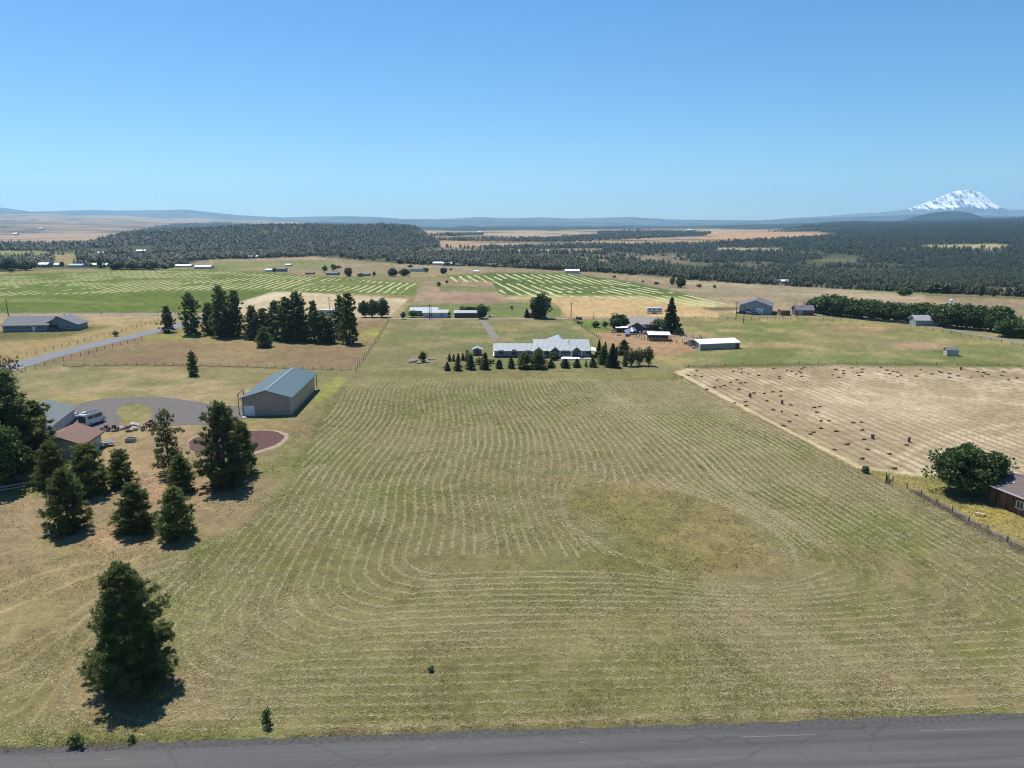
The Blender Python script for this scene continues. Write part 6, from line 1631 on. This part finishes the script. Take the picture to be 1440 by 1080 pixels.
# ---- small farms in the distance
ROOFS = {'white': 'whitemetal', 'grey': 'slateroof', 'brown': 'brownroof', 'blue': None}
M['blueroof'] = roofmat((0.30, 0.40, 0.44)); ROOFS['blue'] = 'blueroof'
M['palewall'] = mat_plain('pale_house_wall', (0.50, 0.48, 0.45), 0.8, 0.1, 1); M['dimwall'] = mat_plain('dim_house_wall', (0.20, 0.19, 0.19), 0.8, 0.15, 1)
far = [(616, 373, 14, 5, 'white', 'palewall', 'long white barn at the edge of the woods beyond the brown slope'), (630, 373.5, 13, 4.5, 'white', 'palewall', 'lower white barn next to the long white barn'),
 (645, 374, 9, 3.5, 'grey', 'dimwall', 'dark little house past the two white barns'), (690, 374.5, 16, 4, 'grey', 'dimwall', 'long low grey house with a dark garden tree'), (668, 373.5, 12, 3.5, 'grey', 'dimwall', 'low grey house nearer the white barns'),
 (706, 375.5, 9, 3, 'brown', 'dimwall', 'small brown house past the long low grey one'), (755, 377, 16, 5, 'grey', 'dimwall', 'dark wide house beside a pale green tree'), (774, 377, 11, 4.5, 'grey', 'dimwall', 'dark house after the wide one by the woods'),
 (805, 384.5, 20, 6, 'white', 'palewall', 'white roofed barn above the striped hay field'), (839, 379, 12, 4.5, 'grey', 'palewall', 'grey roofed house with a dark tree at its end'), (857, 379.5, 11, 4.5, 'white', 'palewall', 'bright white shed after the grey roofed house'),
 (395, 382, 13, 6, 'grey', 'dimwall', 'grey farmhouse at the top of the big hay field'), (378, 382, 10, 4, 'white', 'palewall', 'white shed beside the grey farmhouse'), (405, 374.5, 7, 3.5, 'white', 'palewall', 'white roof above the grey farmhouse'),
 (467, 387, 16, 4.5, 'grey', 'dimwall', 'low brownish house among round trees'), (512, 388, 14, 4, 'grey', 'dimwall', 'low dark house among hedges on the slope'), (586, 382, 18, 6, 'grey', 'palewall', 'wide house between dark trees on the slope'), (670, 383, 7, 2.5, 'white', 'palewall', 'tiny white shed at the top of the middle hay field'),
 (435, 386, 12, 3.5, 'brown', 'dimwall', 'rust roofed hut near the low brownish house'),
 (60, 376, 15, 7, 'white', 'dimwall', 'grey white house before the dark orchard'), (80, 375, 9, 5, 'white', 'palewall', 'small white house beside the dark orchard'), (105, 376, 18, 5, 'blue', 'palewall', 'pale blue roofed barn past the orchard'), (131, 375, 10, 5, 'white', 'palewall', 'white house by a tall pointed tree'), (147, 375, 6, 4.5, 'white', 'palewall', 'narrow white shed beside the tall pointed tree'),
 (141, 358, 8, 4, 'white', 'palewall', 'white roof high in the woods clearing'), (197, 355, 12, 4, 'white', 'palewall', 'long white roof in the woods'), (179, 355, 7, 4, 'white', 'palewall', 'small white house in the woods'),
 (256, 376, 22, 4, 'white', 'palewall', 'long white sheds at the top edge of the green field'), (284, 378, 22, 5, 'white', 'palewall', 'wide grey white farm at the top edge of the green field'), (354, 363, 14, 4, 'white', 'palewall', 'white roofs on the knoll above the field'), (74, 343, 7, 3.5, 'white', 'palewall', 'lone white house high at the woods edge'),
 (21, 331, 6, 4, 'white', 'palewall', 'far white building on the plain'), (57, 323, 6, 3, 'white', 'palewall', 'farther white building on the plain'),
 (1104, 399, 10, 6, 'white', 'dimwall', 'dark house with white gables at the wood edge'), (1093, 398, 9, 5, 'grey', 'dimwall', 'grey house next to the one with white gables'), (1064, 394, 8, 4, 'white', 'palewall', 'small pale house at the wood edge above the tan field'),
 (969, 324.5, 7, 2.5, 'white', 'palewall', 'white speck of a barn on the far tan hill'), (674, 327.5, 5, 2, 'white', 'palewall', 'white farm on the far middle plain')]
for i, (px, py, wp_, hp_, rf, wl, lab) in enumerate(far):
    P = G(px, py); s = mpp(P); L = wp_ * s; h = hp_ * s
    Wd = max(min(L * 0.7, 11), 5)
    gable('distant_house' if wl == 'dimwall' else 'distant_barn', lab, 'house' if wl == 'dimwall' else 'barn', P + Vector((0, Wd / 2, 0)), random.uniform(-0.2, 0.2), L, Wd, h * 0.58, h * 0.32, 0.3, M[wl], M[ROOFS[rf]], None)
# trees of those farms
ft = [('round0', 457, 383, 373, 9, 'first round tree of the pair above the brownish house'), ('round1', 470, 382, 371, 10, 'second round tree of the pair above the brownish house'), ('round2', 476, 378, 373, 9, 'low hedge tree after the round pair'),
 ('oak0', 490, 389, 376, 13, 'dark tree right after the low brownish house'), ('round0', 507, 389, 384, 14, 'low clump before the dark hedged house'), ('round2', 526, 389, 381, 6, 'narrow tree at the end of the hedges'), ('oak1', 553, 389, 376, 15, 'dark crown at the start of the slope garden'),
 ('oak2', 569, 388, 377, 18, 'broad crown in front of the wide slope house'), ('round1', 600, 384, 376, 9, 'lighter tree at the end of the wide slope house'), ('round0', 577, 377, 372, 9, 'dark tree behind the wide slope house'), ('oak0', 624, 385, 376, 11, 'round tree alone below the white barns'), ('round2', 634, 381, 377, 5, 'tiny tree beside the round one below the barns'),
 ('round0', 617, 403, 396, 7, 'small round bush in the olive strip'), ('round1', 628, 399, 394, 6, 'dark little bush next to the olive strip'), ('round2', 695, 377, 371, 6, 'dark tree at the long low grey house'), ('bush0', 730, 377, 372, 12, 'pale green shrub at the end of the dark houses'), ('round1', 849, 383, 375, 8, 'dark tree hiding the white shed'),
 ('round0', 864, 391, 387, 7, 'small dark bush on the tan slope'), ('bush0', 923, 400, 396, 8, 'greenish bush on the tan slope'), ('bush1', 904, 397, 394, 4, 'little dark bush in the tan slope middle'), ('round0', 386, 384, 376, 7, 'tree between the white shed and the grey farmhouse'),
 ('oak1', 12, 381, 361, 30, 'big orchard crown before the left plain'), ('oak2', 38, 380, 366, 28, 'middle crown of the dark orchard'), ('oak0', -8, 380, 363, 30, 'outer crown of the dark orchard'), ('mid0', 141, 377, 360, 9, 'tall pointed dark tree among white houses'), ('round1', 116, 373, 360, 16, 'tree behind the pale blue barn'),
 ('round2', 88, 375, 367, 8, 'bush between small white houses'), ('oak0', 165, 379, 366, 26, 'first crown of the low dark grove'), ('oak1', 188, 379, 367, 26, 'middle crown of the low dark grove'), ('oak2', 210, 379, 366, 26, 'last crown of the low dark grove'), ('round0', 238, 372, 363, 10, 'tree before the long white sheds'), ('bush1', 17, 383, 376, 10, 'low bush under the orchard crowns'),
 ('round0', 1330, 405, 398, 12, 'green crown at the wood edge'), ('bush2', 1005, 405, 400, 7, 'rusty little bush in the tan field'), ('round2', 1077, 399, 393, 7, 'dark tree beside the white gabled house'), ('round1', 1128, 402, 396, 9, 'bush after the white gabled house')]
for key, px, b, t, wd, lab in ft:
    plant(key, 'distant_tree', lab, 'tree', px, b, t, wd, mat='spruce' if key.startswith('oak') else None)

# ---- poles and fences
def utility_pole(label, px, b, t, arms=True):
    P = G(px, b); h = zat(t, P.y) - P.z
    o = thing('utility_pole', label, 'utility pole', P, random.uniform(-0.3, 0.3))
    MB().tube((0, 0, -0.3), (0, 0, h), 0.19, 0.13, 8).build('shaft', M['pole'], o)
    if arms:
        MB().box((0, -0.18, h - 0.7), (2.4, 0.12, 0.14)).build('crossarm', M['pole'], o)
        for x in (-1.05, 0.35, 1.05): MB().tube((x, -0.18, h - 0.63), (x, -0.18, h - 0.35), 0.06).build('insulator', M['steel'], o)
utility_pole('utility pole behind the slate blue ranch house', 12, 446, 420)
utility_pole('utility pole in front of the grey white shed', 604, 449, 427)
utility_pole('twin utility pole just beside the one at the grey white shed', 606.5, 448, 431, False)
utility_pole('utility pole on the edge of the pale field by the oak', 803, 448, 424)
utility_pole('shorter pole near the log heap and shrubs', 834, 449, 440, False)
utility_pole('utility pole at the parked cars of the shop', 1035, 448, 423)
utility_pole('near utility pole in the pasture fence before the shop', 1045.5, 454, 429, False)
utility_pole('pole seen among the pines at the bare field', 464, 446, 417)

def fence(label, pts, step=3.6, h=1.2, rails=2, pr=0.07, wire='wire', gap=0.0, name='wire_fence'):
    P = [G(*p) for p in pts]
    c0 = P[0].copy()
    o = thing(name, label, 'fence', c0)
    pm = MB().box((0, 0, h / 2), (pr * 2, pr * 2, h)).mesh('post', M['post'])
    Q = resample([(p.x, p.y) for p in P], step)
    n = len(Q)
    if n > 96: Q = resample([(p.x, p.y) for p in P], step * n / 95.0)
    w = MB(); prev = None
    for i, q in enumerate(Q):
        z = float(terr(q[0], q[1]))
        k = link('post', pm, o); k.location = (q[0] - c0.x, q[1] - c0.y, z - c0.z); k.rotation_euler = (random.gauss(0, 0.05), random.gauss(0, 0.05), random.random()); k.scale = (1, 1, random.uniform(0.85, 1.15))
        a = Vector((q[0] - c0.x, q[1] - c0.y, z - c0.z))
        if prev is not None:
            for r in range(rails):
                zz = h * (0.95 - 0.42 * r); w.tube(prev + Vector((0, 0, zz)), a + Vector((0, 0, zz - random.uniform(0, 0.06))), 0.018, 0.018, 4, False)
        prev = a
    w.build('wire', M[wire], o)
    return o
fence('post fence along the far side of the country road', [(-30, 518), (40, 500), (110, 483), (170, 467), (228, 450)], 4.2, 1.35)
fence('post fence along the near side of the country road', [(36, 522), (75, 511), (130, 496), (200, 478)], 4.2, 1.3)
fence('dark fence between the lawn and the dry pasture', [(90, 515.5), (200, 513), (330, 515.5), (430, 519), (500, 521)], 3.0, 1.0, 3, 0.06)
fence('fence climbing from the pasture corner to the bare field', [(500, 521), (512, 504), (530, 478), (547, 450)], 4.5, 1.3)
fence('thin fence beyond the ranch house along the farm road', [(-40, 443), (120, 443), (262, 443)], 9, 1.2, 1)
fence('fence running beside the driveway field down to the garden', [(806, 450), (828, 467), (845, 478)], 3.0, 1.3)
fence('pasture fence in front of the shop and sheds', [(1000, 449), (1050, 450), (1130, 450), (1200, 452), (1262, 455)], 3.6, 1.25)
fence('lane fence below the oak windbreak', [(1262, 455), (1300, 463), (1350, 472), (1440, 488)], 4.5, 1.2)
fence('railed grey pens between the shelter and the pole shed', [(895, 474), (912, 480), (945, 483), (975, 482), (988, 476)], 2.4, 1.4, 3, 0.09, 'post', name='pen_fence')
fence('back rails of the pens behind the white roofed shelter', [(905, 468), (940, 473), (985, 475)], 2.4, 1.4, 3, 0.09, 'post', name='pen_fence')
fence('dark line fence along the top of the stubble', [(968, 516), (1100, 512), (1250, 512), (1440, 516)], 6, 0.9, 2)
fence('old wire fence sagging along the yellow grass strip', [(1255, 677), (1300, 700), (1352, 729), (1400, 755), (1470, 790)], 3.4, 1.15, 3)
fence('fence at the back of the pale field past the spruce', [(800, 449), (900, 447.5), (1010, 447)], 6, 1.1, 2)
# grey brush tangled in the old wire fence
x, y = [], []
for a, b in zip([(1285, 692), (1330, 716), (1375, 741)], [(1330, 716), (1375, 741), (1470, 789)]):
    A_, B_ = G(*a), G(*b); t = rs.random(520); x.append(A_.x + (B_.x - A_.x) * t + rs.normal(0, 0.45, 520)); y.append(A_.y + (B_.y - A_.y) * t + rs.normal(0, 0.45, 520))
x = np.concatenate(x); y = np.concatenate(y); k = fbm(x, y, 3, 2, 66) > 0.45; x, y = x[k], y[k]
V = blades(x, y, 0 * x, np.full(len(x), 0.45), np.full(len(x), 0.05), 3, 0.9)
M['brush'] = mat_plain('grey_brush', (0.24, 0.21, 0.165), 0.95, 0.3, 1)
tag(link('dry_weeds', fast_mesh('dry_weeds', V, np.arange(len(V)).reshape(-1, 3), M['brush'])), 'grey dead weeds tangled in the old wire fence', 'weeds', kind='stuff')
# ------------------------------------------------------------------ far hills and the snow mountain
def hill_mesh(name, dist, sky_, depth, mat, rough=0.12, base=-40, nx=260, ny=40, seed=0, gully=0.0, peak=0.5):
    """a range whose crest is seen against the sky; slopes fall to front and back"""
    px = np.array([p[0] for p in sky_], float); py = np.array([p[1] for p in sky_], float)
    xs = np.linspace((px[0] - 720) / F * dist, (px[-1] - 720) / F * dist, nx)
    cp = 720 + xs / dist * F
    crest = np.array([H - (y - HOR) / (F * (1 + math.tan(PITCH) ** 2)) * dist for y in np.interp(cp, px, py)])
    v = np.linspace(-1, 1, ny)
    X = np.repeat(xs[None], ny, 0); Vv = np.repeat(v[:, None], nx, 1)
    Y = dist + Vv * depth
    prof = np.clip(1 - np.abs(Vv), 0, 1) ** 1.15
    n = fbm(X, Y, depth * 0.35, 5, seed) - 0.5
    rid = np.abs(fbm(X + 0.6 * Y, Y * 0.35, depth * 0.10, 4, seed + 3) - 0.5) * 2
    Hh = (crest[None] - base)
    Z = base + Hh * np.clip(prof + rough * n * (1 - prof) * 2.2 * np.minimum(1, prof * 6) - gully * (1 - rid) * prof * (1 - prof) * 4 * 0.25, -0.05, 1.2)
    V = np.stack([X, Y, Z], -1).reshape(-1, 3)
    i, j = np.meshgrid(np.arange(ny - 1), np.arange(nx - 1), indexing='ij')
    f = np.stack([i * nx + j, i * nx + j + 1, (i + 1) * nx + j + 1, (i + 1) * nx + j], -1).reshape(-1, 4)
    o = link(name, fast_mesh(name, V, f, mat, True)); tag(o, kind='structure'); return o
def mat_hill(name, c1, c2, scale):
    m, t, b = newmat(name); N = t.nodes.new; L = t.links.new
    ge = N('ShaderNodeNewGeometry'); n = N('ShaderNodeTexNoise'); n.inputs['Scale'].default_value = scale; n.inputs['Detail'].default_value = 8; n.inputs['Roughness'].default_value = 0.7
    L(ge.outputs['Position'], n.inputs[0]); mr = N('ShaderNodeMapRange'); mr.inputs[1].default_value = 0.4; mr.inputs[2].default_value = 0.62; L(n.outputs[0], mr.inputs[0])
    mx = N('ShaderNodeMix'); mx.data_type = 'RGBA'; mx.inputs[6].default_value = (*c1, 1); mx.inputs[7].default_value = (*c2, 1); L(mr.outputs[0], mx.inputs[0]); L(mx.outputs[2], b.inputs['Base Color'])
    b.inputs['Roughness'].default_value = 1; b.inputs['Specular IOR Level'].default_value = 0.05
    return m
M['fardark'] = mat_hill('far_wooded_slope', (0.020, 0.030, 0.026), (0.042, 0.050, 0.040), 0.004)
M['farhazed'] = mat_hill('hazed_far_slope', (0.060, 0.080, 0.085), (0.095, 0.11, 0.11), 0.003)  # paler and bluer than the wooded slope: extra haze put into the colour
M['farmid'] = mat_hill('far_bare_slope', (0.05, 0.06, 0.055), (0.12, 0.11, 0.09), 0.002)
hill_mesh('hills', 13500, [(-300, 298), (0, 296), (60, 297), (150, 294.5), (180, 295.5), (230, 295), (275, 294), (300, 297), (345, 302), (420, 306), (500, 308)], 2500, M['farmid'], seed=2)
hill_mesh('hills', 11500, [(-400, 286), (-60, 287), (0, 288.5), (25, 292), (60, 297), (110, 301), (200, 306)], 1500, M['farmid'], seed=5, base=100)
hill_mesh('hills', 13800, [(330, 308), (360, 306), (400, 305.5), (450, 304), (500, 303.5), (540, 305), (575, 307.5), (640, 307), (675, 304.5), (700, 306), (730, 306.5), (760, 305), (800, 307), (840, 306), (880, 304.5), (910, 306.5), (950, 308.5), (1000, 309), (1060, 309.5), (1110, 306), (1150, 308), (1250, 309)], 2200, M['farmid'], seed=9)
hill_mesh('hills', 9500, [(430, 320), (500, 312), (560, 308.5), (620, 309), (680, 309), (720, 310), (800, 311.5), (850, 313), (900, 315), (960, 313), (1000, 312.5), (1060, 310), (1100, 307.5), (1140, 306), (1200, 304), (1270, 301), (1330, 302), (1400, 303), (1470, 303), (1600, 304)], 1800, M['farhazed'], seed=13, rough=0.2)
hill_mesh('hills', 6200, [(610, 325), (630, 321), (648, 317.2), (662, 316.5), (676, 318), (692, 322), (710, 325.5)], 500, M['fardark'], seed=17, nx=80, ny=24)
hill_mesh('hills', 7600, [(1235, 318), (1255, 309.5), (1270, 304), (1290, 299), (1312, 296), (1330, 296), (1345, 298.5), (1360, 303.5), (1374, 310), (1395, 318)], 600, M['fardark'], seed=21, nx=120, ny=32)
hill_mesh('hills', 8800, [(1340, 306), (1380, 304), (1440, 302.5), (1520, 302), (1620, 305)], 700, M['farhazed'], seed=23, nx=120, ny=24)
def mat_snow():
    m, t, b = newmat('snow_and_rock'); N = t.nodes.new; L = t.links.new
    ge = N('ShaderNodeNewGeometry'); sp = N('ShaderNodeSeparateXYZ'); L(ge.outputs['Position'], sp.inputs[0])
    mp = N('ShaderNodeMapping'); mp.inputs['Scale'].default_value = (0.018, 0.003, 0.006); mp.inputs['Rotation'].default_value = (0, R(28), 0); L(ge.outputs['Position'], mp.inputs[0])
    n = N('ShaderNodeTexNoise'); n.inputs['Scale'].default_value = 1.0; n.inputs['Detail'].default_value = 7; n.inputs['Roughness'].default_value = 0.66; L(mp.outputs[0], n.inputs[0])
    h = N('ShaderNodeMapRange'); h.inputs[1].default_value = 270; h.inputs[2].default_value = 390; h.inputs[3].default_value = -0.28; h.inputs[4].default_value = 0.07; L(sp.outputs[2], h.inputs[0])
    ad = N('ShaderNodeMath'); L(n.outputs[0], ad.inputs[0]); L(h.outputs[0], ad.inputs[1])
    mr = N('ShaderNodeMapRange'); mr.inputs[1].default_value = 0.49; mr.inputs[2].default_value = 0.60; L(ad.outputs[0], mr.inputs[0])
    mx = N('ShaderNodeMix'); mx.data_type = 'RGBA'; mx.inputs[6].default_value = (0.13, 0.14, 0.16, 1); mx.inputs[7].default_value = (0.88, 0.89, 0.90, 1)  # rock lightened towards blue, a haze tone put into its colour
    L(mr.outputs[0], mx.inputs[0]); L(mx.outputs[2], b.inputs['Base Color']); b.inputs['Roughness'].default_value = 0.9; b.inputs['Specular IOR Level'].default_value = 0.1
    return m
M['snow'] = mat_snow()
hill_mesh('mountain', 14000, [(p - 9, q) for p, q in [(1100, 307), (1160, 303.5), (1200, 300), (1230, 298.5), (1255, 296), (1270, 293), (1290, 286), (1305, 280), (1318, 273.5), (1328, 270), (1338, 267.2), (1350, 267), (1362, 269.5), (1369, 272), (1376, 279), (1386, 287), (1396, 292), (1410, 293.5), (1440, 295.5), (1500, 297), (1580, 303), (1680, 307)]], 2600, M['snow'], 0.05, 20, 520, 130, 31, gully=1.5)

# ------------------------------------------------------------------ the air
lo = min(float(gz.min()), -40) - 1.5
bx = MB().box((0, 0, (lo + 900) / 2), (40000, 40000, 900 - lo))
hz = bx.mesh('haze', None)
m = bpy.data.materials.new('haze'); m.use_nodes = True; t = m.node_tree; t.nodes.clear()
out = t.nodes.new('ShaderNodeOutputMaterial'); pv = t.nodes.new('ShaderNodeVolumePrincipled')
pv.inputs['Color'].default_value = (0.37, 0.70, 1.0, 1); pv.inputs['Density'].default_value = 5.2e-5; pv.inputs['Anisotropy'].default_value = 0.3
t.links.new(pv.outputs[0], out.inputs['Volume'])
hz.materials.append(m)
tag(link('haze', hz), 'thin blue haze over the far country', 'haze', kind='stuff')
